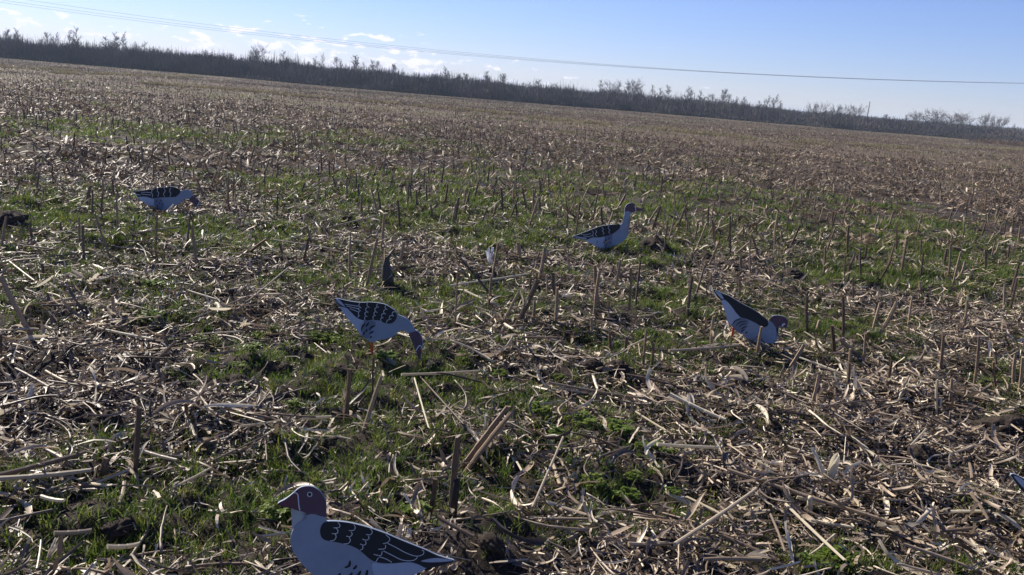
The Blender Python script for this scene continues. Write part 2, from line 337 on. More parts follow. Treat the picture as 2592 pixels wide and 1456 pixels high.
# ------------------------------------------------------------------ power line and posts (large structure)
LINE_Y = 100.0
def wire_z(x, lift): return 5.1 + lift + 0.009 * x + 0.00056 * (x - 4.0) ** 2
for k, (dy, lift) in enumerate(((-0.9, 0.0), (0.0, 0.07), (0.9, 0.03))):
    b = MB(); xs = np.linspace(-84, 88, 60); sk = (0.0, 0.0045, -0.0035)[k]
    b.tube([(x, LINE_Y + dy, wire_z(x, lift) - sk * min(0, x - 20)) for x in xs], [0.0105] * 60, 5)
    tag(link('power_line_wire', b.mesh('power_line_wire', P_wire, True)), ['thin dark overhead wire, lower strand hung nearer the field', 'thin dark overhead wire, topmost strand of the power line', 'thin dark overhead wire, lower strand hung on the wood side'][k], 'wire', 'overhead wires crossing the sky')
for sx, nm in ((-84, 'left'), (88, 'right')):
    p = empty('utility_pole', (sx, LINE_Y, H(sx, LINE_Y)))
    tp = wire_z(sx, 0.07)
    b = MB(); b.tube([(0, 0, -0.3), (0, 0, 4), (0, 0, tp + 0.3)], [0.15, 0.13, 0.1], 9); link('pole', b.mesh('pole', P_wood, True), p)
    b = MB(); b.tube([(0, -1.1, tp - 0.32), (0, 1.1, tp - 0.32)], [0.06, 0.06], 4); link('crossarm', b.mesh('crossarm', P_wood), p)
    for dy, zz in ((-0.9, tp - 0.2), (0.0, tp + 0.0), (0.9, tp - 0.15)):
        b = MB(); b.tube([(0, dy, zz - 0.08), (0, dy, zz), (0, dy, zz + 0.1)], [0.03, 0.06, 0.03], 7); link('insulator', b.mesh('insulator', P_pale, True), p)
    tag(p, 'wooden utility pole carrying the overhead wires at the %s' % ('hedge end' if sx < 0 else 'meadow end'), 'pole', 'poles of the power line')
def at_depth(px, py, y):
    d = ray(px, py); k = y / d.y; return Vector((d.x * k, y, CAMH + d.z * k))
c = at_depth(2195, 297, 250); tpz = at_depth(2198, 257, 250).z
p = empty('bare_pole', (c.x, 250, H(c.x, 250)))
b = MB(); b.tube([(0, 0, -0.4), (0.02, 0, 3), (0.06, 0, tpz)], [0.17, 0.15, 0.12], 9); link('pole', b.mesh('pole', P_wood, True), p)
b = MB(); b.tube([(0.06, 0, tpz - 0.15), (0.06, 0, tpz + 0.12)], [0.07, 0.04], 7); link('cap', b.mesh('cap', P_wire, True), p)
tag(p, 'lone dark pole standing above the low wood, without wires', 'pole')
g = ground(2476, 348); c = Vector((g.x, g.y, 0)); topz = at_depth(2479, 320, g.y).z
p = empty('wooden_post', (g.x, g.y, H(g.x, g.y)))
b = MB(); b.tube([(0, 0, -0.3), (0, 0, topz * 0.5), (0.03, 0, topz)], [0.1, 0.1, 0.09], 4, phase=0.78); link('post', b.mesh('post', P_pale), p)
b = MB(); b.tube([(0.05, -0.11, topz * 0.55), (1.0, -0.1, topz * 0.52)], [0.06, 0.045], 4); link('crossbar', b.mesh('crossbar', P_wood), p)
b = MB(); b.tube([(-0.25, 0, topz + 0.04), (0.2, 0, topz + 0.06)], [0.05, 0.05], 4); link('cap_board', b.mesh('cap_board', P_pale), p)
tag(p, 'pale wooden post with a side bar in front of the brush', 'post')

# ------------------------------------------------------------------ wood at the far edge of the field
def twig(b, p, d, ln, w, n=1):
    d = np.array(d, float); d /= np.linalg.norm(d); p = np.array(p, float); q = p + d * ln
    a = np.cross(d, rng.normal(size=3)); a /= np.linalg.norm(a)
    b.add([p - a * w, p + a * w, q + a * w * 0.35, q - a * w * 0.35], [(0, 1, 2, 3)]); return q
def tree_meshes(kind, seed):
    global rng
    keep, rng = rng, np.random.default_rng(seed)
    t, c = MB(), MB(); r = rng
    wob = lambda z: np.array([0.012 * math.sin(z * 7 + seed), 0.012 * math.cos(z * 6 + seed), z])
    top = 0.96 if kind == 'spire' else 0.72
    zs = np.linspace(-0.03, top, 8); t.tube([wob(z) for z in zs], np.linspace(0.0125, 0.002, 8), 5)
    if kind == 'round':
        for k in range(3):
            a = r.uniform(0, 6.28); z = r.uniform(0.2, 0.4); e = np.array([math.cos(a) * 0.2, math.sin(a) * 0.2, 0.45])
            t.tube([wob(z), wob(z) + e * 0.5 + [0, 0, -0.02], wob(z) + e], [0.008, 0.005, 0.002], 4)
    nb = 40 if kind == 'spire' else 60
    for k in range(nb):
        f = r.uniform(0.16, 1); a = r.uniform(0, 6.28)
        if kind == 'spire':
            z = f * top; ln = 0.07 + 0.26 * (1 - f) * r.uniform(0.6, 1.1); up = r.uniform(0.9, 1.8); p = wob(z)
        else:
            z = 0.22 + f * 0.5; ln = r.uniform(0.14, 0.3); up = r.uniform(0.2, 1.6); p = wob(z) + np.array([math.cos(a), math.sin(a), 0.3]) * r.uniform(0, 0.13)
        d = np.array([math.cos(a), math.sin(a), up]); q = twig(c, p, d, ln, 0.0045)
        d /= np.linalg.norm(d)
        for j in range(6):
            s = r.uniform(0.25, 1); d2 = d + r.normal(size=3) * 0.55 + [0, 0, 0.25]; l2 = ln * r.uniform(0.25, 0.6)
            q2 = twig(c, p + d * ln * s, d2, l2, 0.0027)
            for i in range(4):
                d3 = d2 / np.linalg.norm(d2) + r.normal(size=3) * 0.6 + [0, 0, 0.2]
                twig(c, p + d * ln * s + d2 / np.linalg.norm(d2) * l2 * r.uniform(0.3, 1), d3, l2 * r.uniform(0.3, 0.6), 0.002)
    rng = keep
    return t, c
TREES = {}
for kind, cnt in (('spire', 4), ('round', 4)):
    for k in range(cnt):
        t, c = tree_meshes(kind, 40 + k * 7 + (90 if kind == 'round' else 0))
        for mm, nmx in ((twig_m, 'dark'), (paletwig_m, 'pale')):
            TREES[(kind, k, nmx)] = (t.mesh('trunk', mm, True), c.mesh('crown', mm))
def plant_tree(kind, k, tone, px, py_top, y, label, group, sx=1.0):
    c = at_depth(px, py_top, y); g = H(c.x, y)
    o = empty('bare_tree', (c.x, y, g), (0, 0, U(0, 6.28))); s = c.z - g; o.scale = (s * sx, s * sx, s)
    link('trunk', TREES[(kind, k, tone)][0], o); link('crown', TREES[(kind, k, tone)][1], o)
    tag(o, label, 'tree', group); return o
def hor(px): return 231 + (px - 1296) * math.tan(ROLL)
plant_tree('round', 0, 'pale', 660, 107, 172, 'tall lone bare tree rising well above the wood near the clouds', None, 0.75)
plant_tree('round', 1, 'pale', 1545, 203, 176, 'pale bare tree with a wide thin crown, beside a taller round one', None, 1.0)
plant_tree('round', 2, 'pale', 1606, 196, 172, 'taller of two pale round-crowned bare trees standing together above the wood', None, 0.95)
for px, top in ((2058, 259), (2080, 258), (2118, 263), (2140, 264), (2172, 262)):
    plant_tree('round', random.randrange(4), 'pale', px, top, U(150, 158), 'pale round-crowned bare tree in the clump beside the lone pole', 'round bare trees beside the lone pole', U(0.9, 1.2))
for px, top in ((2310, 285), (2330, 280), (2362, 274), (2380, 278), (2412, 282), (2432, 284), (2448, 288)):
    plant_tree('round', random.randrange(4), 'pale', px, top, U(160, 170), 'pale round-crowned bare tree in the long clump between pole and post', 'round bare trees between pole and post', U(0.9, 1.25))
for px, top in ((2492, 285), (2508, 288), (2524, 293), (2540, 292)):
    plant_tree('round', random.randrange(4), 'pale', px, top, U(160, 168), 'pale bare tree standing behind the wooden post', 'bare trees behind the wooden post', U(0.7, 1.0))
for k in range(230):
    px = U(-120, 1990) if k < 212 else U(2200, 2700)
    hpx = (18 + 40 * U(0, 1) ** 1.5 if px < 1000 else 16 + 34 * U(0, 1) ** 1.5) if px < 1990 else U(14, 24)
    if 150 < px < 320: hpx += 12
    if 1720 < px < 1860: hpx += 8
    plant_tree('spire', random.randrange(4), 'dark' if U(0, 1) < 0.6 else 'pale', px, hor(px) - hpx, U(152, 205), 'slender bare young tree poking out of the thicket at the field edge', 'slender bare trees of the thicket', U(0.95, 1.75))
# the thicket itself
def brush(n, w, h, wd_, seed):
    global rng
    keep, rng = rng, np.random.default_rng(seed); b = MB()
    for k in range(n):
        p = np.array([rng.normal() * w * 0.33, rng.normal() * w * 0.33, rng.uniform(-0.05, h * 0.75) * rng.uniform(0.2, 1)])
        d = np.array([rng.normal() * 0.45, rng.normal() * 0.45, rng.uniform(0.4, 1.1)])
        twig(b, p, d, rng.uniform(0.18, 0.42) * h, wd_ * rng.uniform(0.6, 1.3))
    rng = keep; return b
BR = [brush(420, 3.2, 1.0, 0.035, 300 + k).mesh('brush', twig_m) for k in range(4)]
n = 9000
y = rng.uniform(147, 215, n); x = rng.uniform(-1, 1, n) * (0.66 * y + 25)
ex = x / y * 160
hh = np.interp(ex, [-110, -60, -10, 30, 55, 75, 110], [3.9, 3.7, 3.5, 3.0, 2.3, 2.0, 2.3]) * (0.3 + 1.15 * fbm(x * 0.11, y * 0.11, 91, 3)) * (0.55 + 0.75 * rng.uniform(0, 1, n) ** 1.6)
edge = 147 + 6 * fbm(x * 0.05, x * 0 + 3.3, 95, 3) + np.clip((ex - 5) / 8, 0, 1) * 4
ok = y > edge; hh = hh * np.interp(y - edge, [0, 5], [0.55, 1.0])
x, y, hh = x[ok], y[ok], hh[ok]; n = len(x)
scatter('thicket', BR, np.stack([x, y, height(x, y)], 1), np.stack([x * 0, x * 0, rng.uniform(0, 6.28, n)], 1), np.stack([rng.uniform(0.7, 1.2, n), rng.uniform(0.7, 1.2, n), hh], 1),
        'dense dark leafless thicket along the far edge of the field', 'thicket')
TB = [brush(190, 1.9, 1.0, 0.021, 330 + k).mesh('tall_brush', twig_m) for k in range(4)]
n = 1000
y = rng.uniform(152, 205, n); x = rng.uniform(-1, 1, n) * (0.66 * y + 25); ex = x / y * 160
hh = np.interp(ex, [-110, -60, -10, 30, 55, 66, 110], [4.9, 4.7, 4.4, 4.0, 3.2, 2.2, 2.4]) * (0.25 + 1.15 * fbm(x * 0.15, y * 0.15, 93, 3)) * rng.uniform(0.5, 1.2, n)
hh = np.minimum(hh, 4.6)
scatter('young_growth', TB, np.stack([x, y, height(x, y)], 1), np.stack([x * 0, x * 0, rng.uniform(0, 6.28, n)], 1), np.stack([rng.uniform(0.7, 1.3, n), rng.uniform(0.7, 1.3, n), hh], 1),
        'fuzzy upright young growth standing out of the thicket', 'thicket')
n = 2500
y = rng.uniform(420, 520, n); x = rng.uniform(-1, 1, n) * (0.66 * y + 60); hh = 4.4 * (0.7 + 0.6 * fbm(x * 0.02, y * 0.02, 97, 3))
scatter('distant_wood', BR, np.stack([x, y, height(x, y)], 1), np.stack([x * 0, x * 0, rng.uniform(0, 6.28, n)], 1), np.stack([x * 0 + 2.6, x * 0 + 2.6, hh], 1),
        'low dark line of woodland on the horizon behind the lone pole', 'woodland')
def bush_mesh(seed, m):
    global rng
    keep, rng = rng, np.random.default_rng(seed); st, fo = MB(), MB()
    for k in range(9):
        a = rng.uniform(0, 6.28); e = np.array([math.cos(a) * 0.4, math.sin(a) * 0.4, 0.55]) * rng.uniform(0.7, 1)
        st.tube([(0, 0, -0.03), e * 0.5 + [0, 0, 0.08], e], [0.02, 0.012, 0.005], 4)
    for k in range(1100):
        v = rng.normal(size=3); v /= np.linalg.norm(v); v *= rng.uniform(0.45, 1) ** 0.5; v = v * [0.52, 0.52, 0.47] + [0, 0, 0.47]
        if v[2] < 0.02: continue
        d = (v - [0, 0, 0.2]) + rng.normal(size=3) * 0.2; twig(fo, v, d, rng.uniform(0.05, 0.14), 0.007)
    rng = keep; return st.mesh('stems', twig_m), fo.mesh('foliage', m)
BUSH = [bush_mesh(500, bush_m), bush_mesh(501, twig_m), bush_mesh(502, paletwig_m)]
for px, py, hpx, wpx, kk, lab, grp in (
    (75, 149, 22, 60, 0, 'olive bush at the foot of the tallest stretch of thicket', 'olive bushes in front of the thicket'), (292, 168, 20, 60, 0, 'olive bush at the foot of the tallest stretch of thicket', 'olive bushes in front of the thicket'),
    (1060, 228, 22, 60, 0, 'broad olive bush in front of the middle of the thicket', 'broad olive bushes mid thicket'), (1105, 233, 22, 55, 0, 'broad olive bush in front of the middle of the thicket', 'broad olive bushes mid thicket'),
    (1400, 256, 20, 55, 0, 'olive bush beside a pale domed bush', None), (1478, 258, 20, 45, 2, 'pale domed bush in front of the thicket below the round trees', None),
    (1718, 283, 26, 52, 1, 'dark domed bush next to a rounder brown one at the wood edge', None), (1762, 288, 20, 46, 1, 'round brown bush standing just clear of the wood', None),
    (2105, 318, 36, 60, 1, 'dark bush in the clump below the round trees by the pole', 'dark bushes below the pole trees'), (2140, 322, 34, 60, 1, 'dark bush in the clump below the round trees by the pole', 'dark bushes below the pole trees'), (2165, 325, 30, 50, 1, 'dark bush in the clump below the round trees by the pole', 'dark bushes below the pole trees'),
    (2292, 336, 24, 26, 1, 'small very dark bush alone on the rough grass', None), (2390, 344, 32, 90, 1, 'wide dark bush under the long clump of round trees', 'wide dark bushes near the post'), (2440, 349, 30, 80, 1, 'wide dark bush under the long clump of round trees', 'wide dark bushes near the post'),
    (2560, 366, 38, 90, 1, 'wide dark bush at the field edge past the wooden post', None)):
    g = ground(px, py); d = math.hypot(g.x, g.y)
    o = empty('bush', g, (0, 0, U(0, 6))); sh = hpx / F * d; sw = wpx / F * d; o.scale = (sw, sw, sh)
    link('stems', BUSH[kk][0], o); link('foliage', BUSH[kk][1], o); tag(o, lab, 'bush', grp)

# ------------------------------------------------------------------ stubble, litter and turf
def stem_mesh(name, m, seed, k=7, ragged=0.012):
    r = random.Random(seed); b = MB(); n = 7; bx, by = r.uniform(-1.3, 1.3), r.uniform(-1.3, 1.3)
    zs = [-0.06, 0.14, 0.3, 0.34, 0.6, 0.64, 0.86, 1.0]; rd = [1.15, 1.02, 0.98, 1.16, 0.95, 1.1, 0.92, 0.9]
    for z, q in zip(zs, rd):          # level rings, so that stretching the stem keeps its cut ends flat
        for j in range(k): b.v.append((bx * math.sin(z * 2.2) + q * math.cos(6.2832 * j / k) * (1.12 if j % 2 else 1.0), by * math.sin(z * 1.7) + q * math.sin(6.2832 * j / k), z))
    for i in range(7):
        for j in range(k): b.f.append((i * k + j, i * k + (j + 1) % k, (i + 1) * k + (j + 1) % k, (i + 1) * k + j))
    b.f.append(tuple(range(k))[::-1]); b.f.append(tuple(7 * k + j for j in range(k)))
    for j in range(k):
        i = 7 * k + j; v = b.v[i]; b.v[i] = (v[0], v[1], v[2] + r.uniform(-ragged, ragged) + 0.012 * math.cos(j * 6.28 / k))
    return b.mesh(name, m)
STUB = [stem_mesh('stem', stub_m, 600 + k) for k in range(6)]
STUBC = [stem_mesh('stem', cream_m, 640 + k) for k in range(2)]
FALL = [stem_mesh('fallen_stalk', stalk_m, 620 + k, 7, 0.02) for k in range(6)]
FALLC = [stem_mesh('fallen_stalk', cream_m, 650 + k, 7, 0.02) for k in range(3)]
def leaf_mesh(name, m, seed, n=8, cols=2, long=True):
    r = random.Random(seed); b = MB()
    b.ribbon(1.0, r.uniform(0.05, 0.15), n, r.uniform(-0.7, 0.9), r.uniform(-3.0, 3.0), r.uniform(-1.6, 1.6), r.uniform(0.3, 1.4), side=r.uniform(-1.4, 1.4), cols=cols, tail=r.choice((1, 2, 2, 2)))
    return b.mesh(name, m, True)
LEAF = [leaf_mesh('dry_leaf', leaf_m, 700 + k) for k in range(10)]
LEAFC = [leaf_mesh('dry_leaf', cream_m, 720 + k) for k in range(4)]
def husk_mesh(seed, m):
    r = random.Random(seed); b = MB()
    for k in range(r.choice((1, 2, 2, 3))):
        b.ribbon(r.uniform(0.6, 1.1), r.uniform(0.14, 0.27), 8, r.uniform(-0.3, 0.5), r.uniform(-1.2, 1.2), r.uniform(-0.9, 0.7), r.uniform(0.6, 1.5), rot=eul(r.uniform(-0.6, 0.6), r.uniform(-0.35, 0.1), r.uniform(-0.6, 0.6)), cols=4, tail=r.choice((1, 2)))
    return b.mesh('corn_husk', m, True)
HUSK = [husk_mesh(740 + k, husk_m) for k in range(6)]; HUSKC = [husk_mesh(760 + k, cream_m) for k in range(3)]

def stub(px0, py0, px1, py1, r, label=None, group='corn stubs standing in the stubble', mesh=None, sheath=False, lean=None, name='corn_stub'):
    a = ground(px0, py0); t = at_depth(px1, py1, a.y + (lean if lean is not None else U(-0.03, 0.03)))
    d = t - a; o = empty(name, a); o.rotation_euler = d.to_track_quat('Z', 'X').to_euler()
    link('stem', mesh or random.choice(STUB), o, (0, 0, 0), (0, 0, U(0, 6)), (r * 0.85, r * 0.85, d.length))
    if sheath:
        b = MB(); ln = d.length
        for k in range(3):
            ang = U(0, 6.28); st = U(0.05, 0.45) * ln
            b.ribbon(U(0.05, 0.3) * ln + 0.03, 0.02, 6, U(-0.8, -0.1), U(-1, 1), U(-1.8, 0.2), 0.5, (math.cos(ang) * r, math.sin(ang) * r, st), eul(0, -U(0.9, 1.4), ang), cols=2)
        link('leaf_sheath', b.mesh('leaf_sheath', husk_m, True), o)
    if label and 'dark lower half' in label:
        b = MB(); b.tube([(0, 0, -0.02), (0, 0, d.length * 0.3), (0, 0, d.length * 0.52)], [r * 1.12, r * 1.05, r * 1.02], 9); link('rotten_base', b.mesh('rotten_base', P_rot, True), o)
    tag(o, label or 'dry corn stub standing upright in the stubble', 'corn stub', group if not label else None)
    return o
UPRIGHT = 0
for s in (
    (340, 1217, 350, 1028, .0125, 'tall straight tan corn stub left of the goose decoy with the eye ring', 1), (256, 1210, 265, 1157, .016, 'short thick dark stub between two long fallen stalks', 0),
    (1144, 1326, 1166, 1104, .014, 'tall corn stub with a dark lower half behind the tail of the near decoy', 1), (1087, 1302, 1092, 1214, .0115, 'short reddish stub beside the tall half-dark stub', 0),
    (1242, 1170, 1268, 1072, .018, 'short flaky stub with peeling sheath under two leaning stalks', 1), (1172, 1150, 1288, 1028, .013, 'upper of two stalks leaning together over a flaky stub', 0), (1170, 1160, 1300, 1046, .012, 'lower of two stalks leaning together over a flaky stub', 0),
    (873, 1072, 882, 935, .013, 'straight stub beside a leaning one below the feeding decoy', 1), (920, 1092, 965, 955, .011, 'leaning stub next to a straight one below the feeding decoy', 0), (943, 1010, 948, 905, .006, 'thin dark stem just under the red leg of the feeding decoy', 0),
    (1311, 815, 1360, 708, .022, 'thick dark stub leaning over at the middle of the field', 1), (1506, 786, 1520, 687, .015, 'thick dark upright stub with a blackened foot', 0), (1312, 660, 1308, 614, .024, 'wide brown torn stub behind the pale husk', 1),
    (1913, 905, 1928, 826, .012, 'stub standing in front of the breast of the head-turned decoy', 0), (1987, 952, 2034, 874, .014, 'leaning stub right of the head-turned decoy', 0),
    (2371, 1058, 2376, 962, .0085, 'pale cream upright straw among dark stubs', 0), (85, 857, 6, 700, .016, 'long dark stub leaning far over at the grassy side', 1), (342, 862, 350, 830, .014, 'short orange-brown split stub near green weeds', 0), (378, 928, 442, 864, .012, 'low stub tilted over bare soil near green weeds', 0)):
    stub(*s[:5], label=s[5], sheath=bool(s[6]), mesh=STUBC[0] if 'cream' in s[5] else None); UPRIGHT += 1
for s in ((886, 707, 891, 600), (1153, 825, 1162, 675, .006), (1236, 790, 1243, 700), (1349, 829, 1354, 763), (1437, 682, 1435, 637), (1384, 759, 1381, 696), (1585, 916, 1588, 853), (1627, 937, 1637, 833), (1648, 934, 1655, 867), (1545, 909, 1546, 840), (1444, 888, 1450, 840),
    (2133, 878, 2131, 750), (2185, 930, 2190, 844), (1800, 895, 1811, 802), (2254, 960, 2259, 913), (2148, 954, 2152, 882), (2379, 951, 2387, 847), (2469, 958, 2476, 854), (2160, 767, 2160, 702), (2084, 702, 2086, 625), (2136, 722, 2138, 646), (1811, 653, 1812, 556), (1850, 653, 1852, 546),
    (1738, 587, 1736, 518), (1778, 594, 1780, 518), (1899, 705, 1899, 605), (2052, 1035, 2069, 950), (2242, 996, 2257, 912), (2144, 992, 2148, 919), (2465, 981, 2472, 900), (2522, 988, 2519, 915), (2565, 985, 2575, 900), (2405, 1023, 2411, 958), (2580, 1000, 2586, 905), (2098, 1266, 2097, 1222),
    (291, 812, 283, 750), (317, 892, 310, 855), (201, 621, 199, 550), (81, 612, 80, 560), (157, 597, 157, 560), (2, 914, 3, 848), (1440, 560, 1432, 510), (1290, 560, 1310, 500), (590, 520, 592, 440), (232, 560, 234, 480), (258, 560, 260, 490), (300, 600, 296, 490), (1960, 660, 1962, 580), (2330, 700, 2335, 640),
    (2040, 600, 2042, 520), (2270, 640, 2272, 560), (2400, 700, 2402, 620), (1500, 560, 1520, 470), (960, 560, 940, 480), (820, 600, 830, 545), (700, 560, 702, 490), (2440, 830, 2446, 760), (2540, 800, 2542, 720), (2300, 820, 2310, 750), (1680, 640, 1690, 560)):
    stub(*s[:4], s[4] if len(s) > 4 else U(.008, .013), sheath=U(0, 1) < 0.3); UPRIGHT += 1
# rows beyond
rx, ry = [], []
for k in range(int(6.6 / ROWSP), int(140 / ROWSP)):
    yc = k * ROWSP + U(-0.05, 0.05); hw = 0.64 * yc + 2.5
    xs = np.arange(-hw, hw, 0.17); xs = xs + rng.uniform(-0.08, 0.08, len(xs))
    yy = yc / math.cos(ROWA) + xs * math.tan(ROWA) + rng.normal(0, 0.05, len(xs))
    dens = np.clip(0.3 + 1.2 * (fbm(xs * 0.35, yy * 0.35, 131, 3) - 0.4), 0.06, 0.8)
    ok = rng.uniform(0, 1, len(xs)) < dens * (1.15 if yc < 13 else 1.0); rx.append(xs[ok]); ry.append(yy[ok])
rx, ry = np.concatenate(rx), np.concatenate(ry)
ok = np.ones(len(rx), bool)
for q in ((416, 547), (937, 905), (1536, 648), (1900, 876)):          # no stub hides a board in the photograph
    c = ground(*q); ok &= ~((np.abs(rx - c.x * ry / c.y) < 0.42) & (ry > c.y - 1.3) & (ry < c.y + 0.12))
rx, ry = rx[ok], ry[ok]
rh = rng.uniform(0.07, 0.31, len(rx)) * np.interp(ry, [8, 16, 40], [1.2, 0.95, 0.65]) * (0.8 + 0.5 * vnoise(rx * 0.4, ry * 0.4, 137)); rr = rng.uniform(0.0075, 0.0135, len(rx))
seen = np.abs(rx) < 0.6 * ry
order = np.argsort(np.where(seen, -rh / ry, 0)); near = order[:max(0, 300 - UPRIGHT)]; rest = order[max(0, 300 - UPRIGHT):]
rz = height(rx, ry); rt = rng.normal(0, 0.16, (len(rx), 2))
wild = rng.uniform(0, 1, len(rx)) < 0.12; rt[wild] *= 4
for i in near:
    o = link('corn_stub', random.choice(STUB), None, (rx[i], ry[i], rz[i]), (rt[i, 0], rt[i, 1], U(0, 6.28)), (rr[i] * 1.1, rr[i] * 1.1, rh[i]))
    tag(o, 'dry corn stub standing upright in the stubble', 'corn stub', 'corn stubs standing in the stubble')
LOWSTUB = [stem_mesh('stem', stub_m, 660 + k, 4) for k in range(4)]
thick = np.interp(ry[rest], [10, 60, 140], [0.9, 1.0, 1.3])
scatter('far_stubble', LOWSTUB, np.stack([rx, ry, rz], 1)[rest], np.stack([rt[:, 0], rt[:, 1], rng.uniform(0, 6.28, len(rx))], 1)[rest], np.stack([rr * 1.0, rr * 1.0, rh], 1)[rest] * np.stack([thick, thick, thick * 0 + 1], 1),
        'countless small corn stubs standing in rows across the far field', 'stubble')

# fallen stalks
def fallen(px0, py0, px1, py1, r, label=None, mesh=None, lift=0.02, lift2=None):
    a, b2 = ground(px0, py0), ground(px1, py1); a.z += lift + r; b2.z += (lift if lift2 is None else lift2) + r; d = b2 - a
    r *= 0.66
    o = link('fallen_stalk', mesh or random.choice(FALL), None, a, (0, 0, 0), (r, r, d.length)); o.rotation_euler = (d.to_track_quat('Z', 'X').to_euler())
    tag(o, label or 'dry corn stalk piece lying loose on the litter', 'corn stalk', None if label else 'stalk pieces lying on the field'); return o
FL = 0
for s in ((610, 790, 728, 716, .009, 'dark slim stalk lying near a white pebble-like cob end', 0), (494, 834, 643, 800, .008, 0, 0), (29, 685, 88, 743, .008, 0, 1), (477, 760, 555, 773, .009, 0, 1), (1025, 996, 1208, 977, .010, 'thick pale stalk lying below the feeding decoy beside a bent straw', 1), (1048, 1011, 1083, 1131, .006, 'bent pale straw hanging from a whitish knob', 1),
    (1068, 992, 1167, 1108, .005, 0, 0), (1417, 1165, 1344, 1334, .008, 'pale straw lying on dark soil right of the tall half-dark stub', 0), (1398, 1004, 1629, 1027, .010, 0, 0), (1648, 1004, 1725, 1056, .013, 0, 0), (1110, 1361, 1194, 1426, .010, 0, 0), (1607, 1088, 1682, 1123, .007, 0, 1), (1667, 1169, 1810, 1181, .011, 'cream stalk lying flat between green weeds and heaped husks', 1),
    (1854, 1259, 2253, 1384, .0125, 'very long thin brown stalk crossing the heaped litter', 0), (1988, 1338, 2134, 1450, .0085, 'cream stalk crossing under the very long brown stalk', 1), (1946, 1350, 1977, 1446, .007, 0, 0), (1715, 1417, 1900, 1292, .010, 0, 0), (2334, 1131, 2292, 1200, .007, 'whitish straw sticking up slantwise from the heap', 1), (1930, 1211, 2004, 1215, .012, 0, 0),
    (2092, 1059, 2230, 1046, .007, 0, 0), (1700, 1038, 1831, 1096, .013, 0, 0), (2311, 1057, 2369, 1052, .007, 0, 0), (2511, 1077, 2584, 1115, .007, 0, 0), (2453, 1296, 2492, 1353, .010, 0, 0), (2353, 1382, 2461, 1378, .011, 0, 0), (2053, 1361, 2153, 1376, .009, 0, 0), (2268, 833, 2334, 788, .009, 0, 0), (1700, 916, 1870, 892, .012, 0, 0),
    (1911, 715, 1987, 753, .012, 0, 0), (1759, 726, 1797, 764, .012, 0, 1), (0, 1250, 214, 1187, .014, 'long grey stalk on the grass, upper of two beside the short thick stub', 0), (7, 1272, 232, 1247, .013, 'long grey stalk on the grass, lower of two beside the short thick stub', 0), (444, 1267, 534, 1224, .006, 0, 1), (501, 1043, 558, 1083, .008, 0, 0), (614, 1117, 721, 1093, .009, 0, 1), (547, 1200, 745, 1103, .005, 0, 0),
    (110, 1307, 164, 1312, .010, 0, 1), (144, 1404, 230, 1387, .012, 0, 0), (277, 1437, 350, 1424, .012, 0, 1), (354, 1184, 447, 1210, .009, 0, 1), (120, 975, 172, 1012, .008, 0, 1), (960, 870, 1056, 893, .0065, 'thin pinkish stalk lying behind the red leg of the feeding decoy', 0), (1180, 755, 1258, 796, .010, 0, 1), (1150, 745, 1345, 712, .011, 0, 0), (1460, 640, 1560, 622, .008, 0, 0),
    (1530, 540, 1625, 610, .010, 0, 0), (1880, 545, 1960, 575, .010, 0, 0), (850, 590, 960, 560, .011, 0, 0), (1240, 545, 1310, 480, .008, 0, 1), (700, 640, 850, 655, .010, 0, 0), (1330, 870, 1420, 880, .009, 0, 0), (1575, 900, 1640, 880, .008, 0, 1), (1870, 880, 1925, 845, .008, 'whitish straw slanting up in front of the head-turned decoy', 1), (380, 880, 250, 860, .010, 0, 1), (450, 600, 330, 640, .010, 0, 0)):
    fallen(*s[:5], label=s[5] or None, mesh=random.choice(FALLC) if s[6] else None, lift=0.085 if s[5] else 0.065, lift2=0.15 if s[5] and 'slant' in s[5] else None); FL += 1
x, y = wedge(9000, 2.3, 9.0, 0.3, 0.58); ok = rng.uniform(0, 1.2, len(x)) < litter_at(x, y) * np.clip(3.2 / y, 0.3, 1); x, y = x[ok], y[ok]
for i in range(300 - FL):
    r = U(.0035, .0085); ln = U(0.06, 0.28)
    o = link('fallen_stalk', random.choice(FALL + FALLC[:1]), None, (x[i], y[i], H(x[i], y[i]) + 0.035 + r), (math.pi / 2 + U(-0.16, 0.16), 0, U(0, 6.28)), (r, r, ln))
    tag(o, 'dry corn stalk piece lying loose on the litter', 'corn stalk', 'stalk pieces lying on the field')
# leaves and husks that can be told apart
x, y = wedge(4000, 2.2, 6.0, 0.2, 0.57); ok = rng.uniform(0, 1.2, len(x)) < litter_at(x, y); x, y = x[ok], y[ok]
for i in range(300):
    ln = U(0.08, 0.27)
    o = link('dry_leaf', random.choice(LEAF + LEAFC[:1]), None, (x[i], y[i], H(x[i], y[i]) + 0.045), (U(-0.5, 0.5), U(-0.3, 0.2), U(0, 6.28)), (ln, ln * U(0.7, 1.3), ln))
    tag(o, 'curled dry corn leaf lying on the litter', 'dry leaf', 'curled leaves lying on the field')
for i in range(300, 380):
    ln = U(0.05, 0.12)
    o = link('corn_husk', random.choice(HUSK + HUSKC), None, (x[i], y[i], H(x[i], y[i]) + 0.04), (U(-0.4, 0.4), U(-0.4, 0.1), U(0, 6.28)), (ln, ln * U(0.7, 1.1), ln))
    tag(o, 'papery pale corn husk lying on the litter', 'corn husk', 'husks lying on the field')
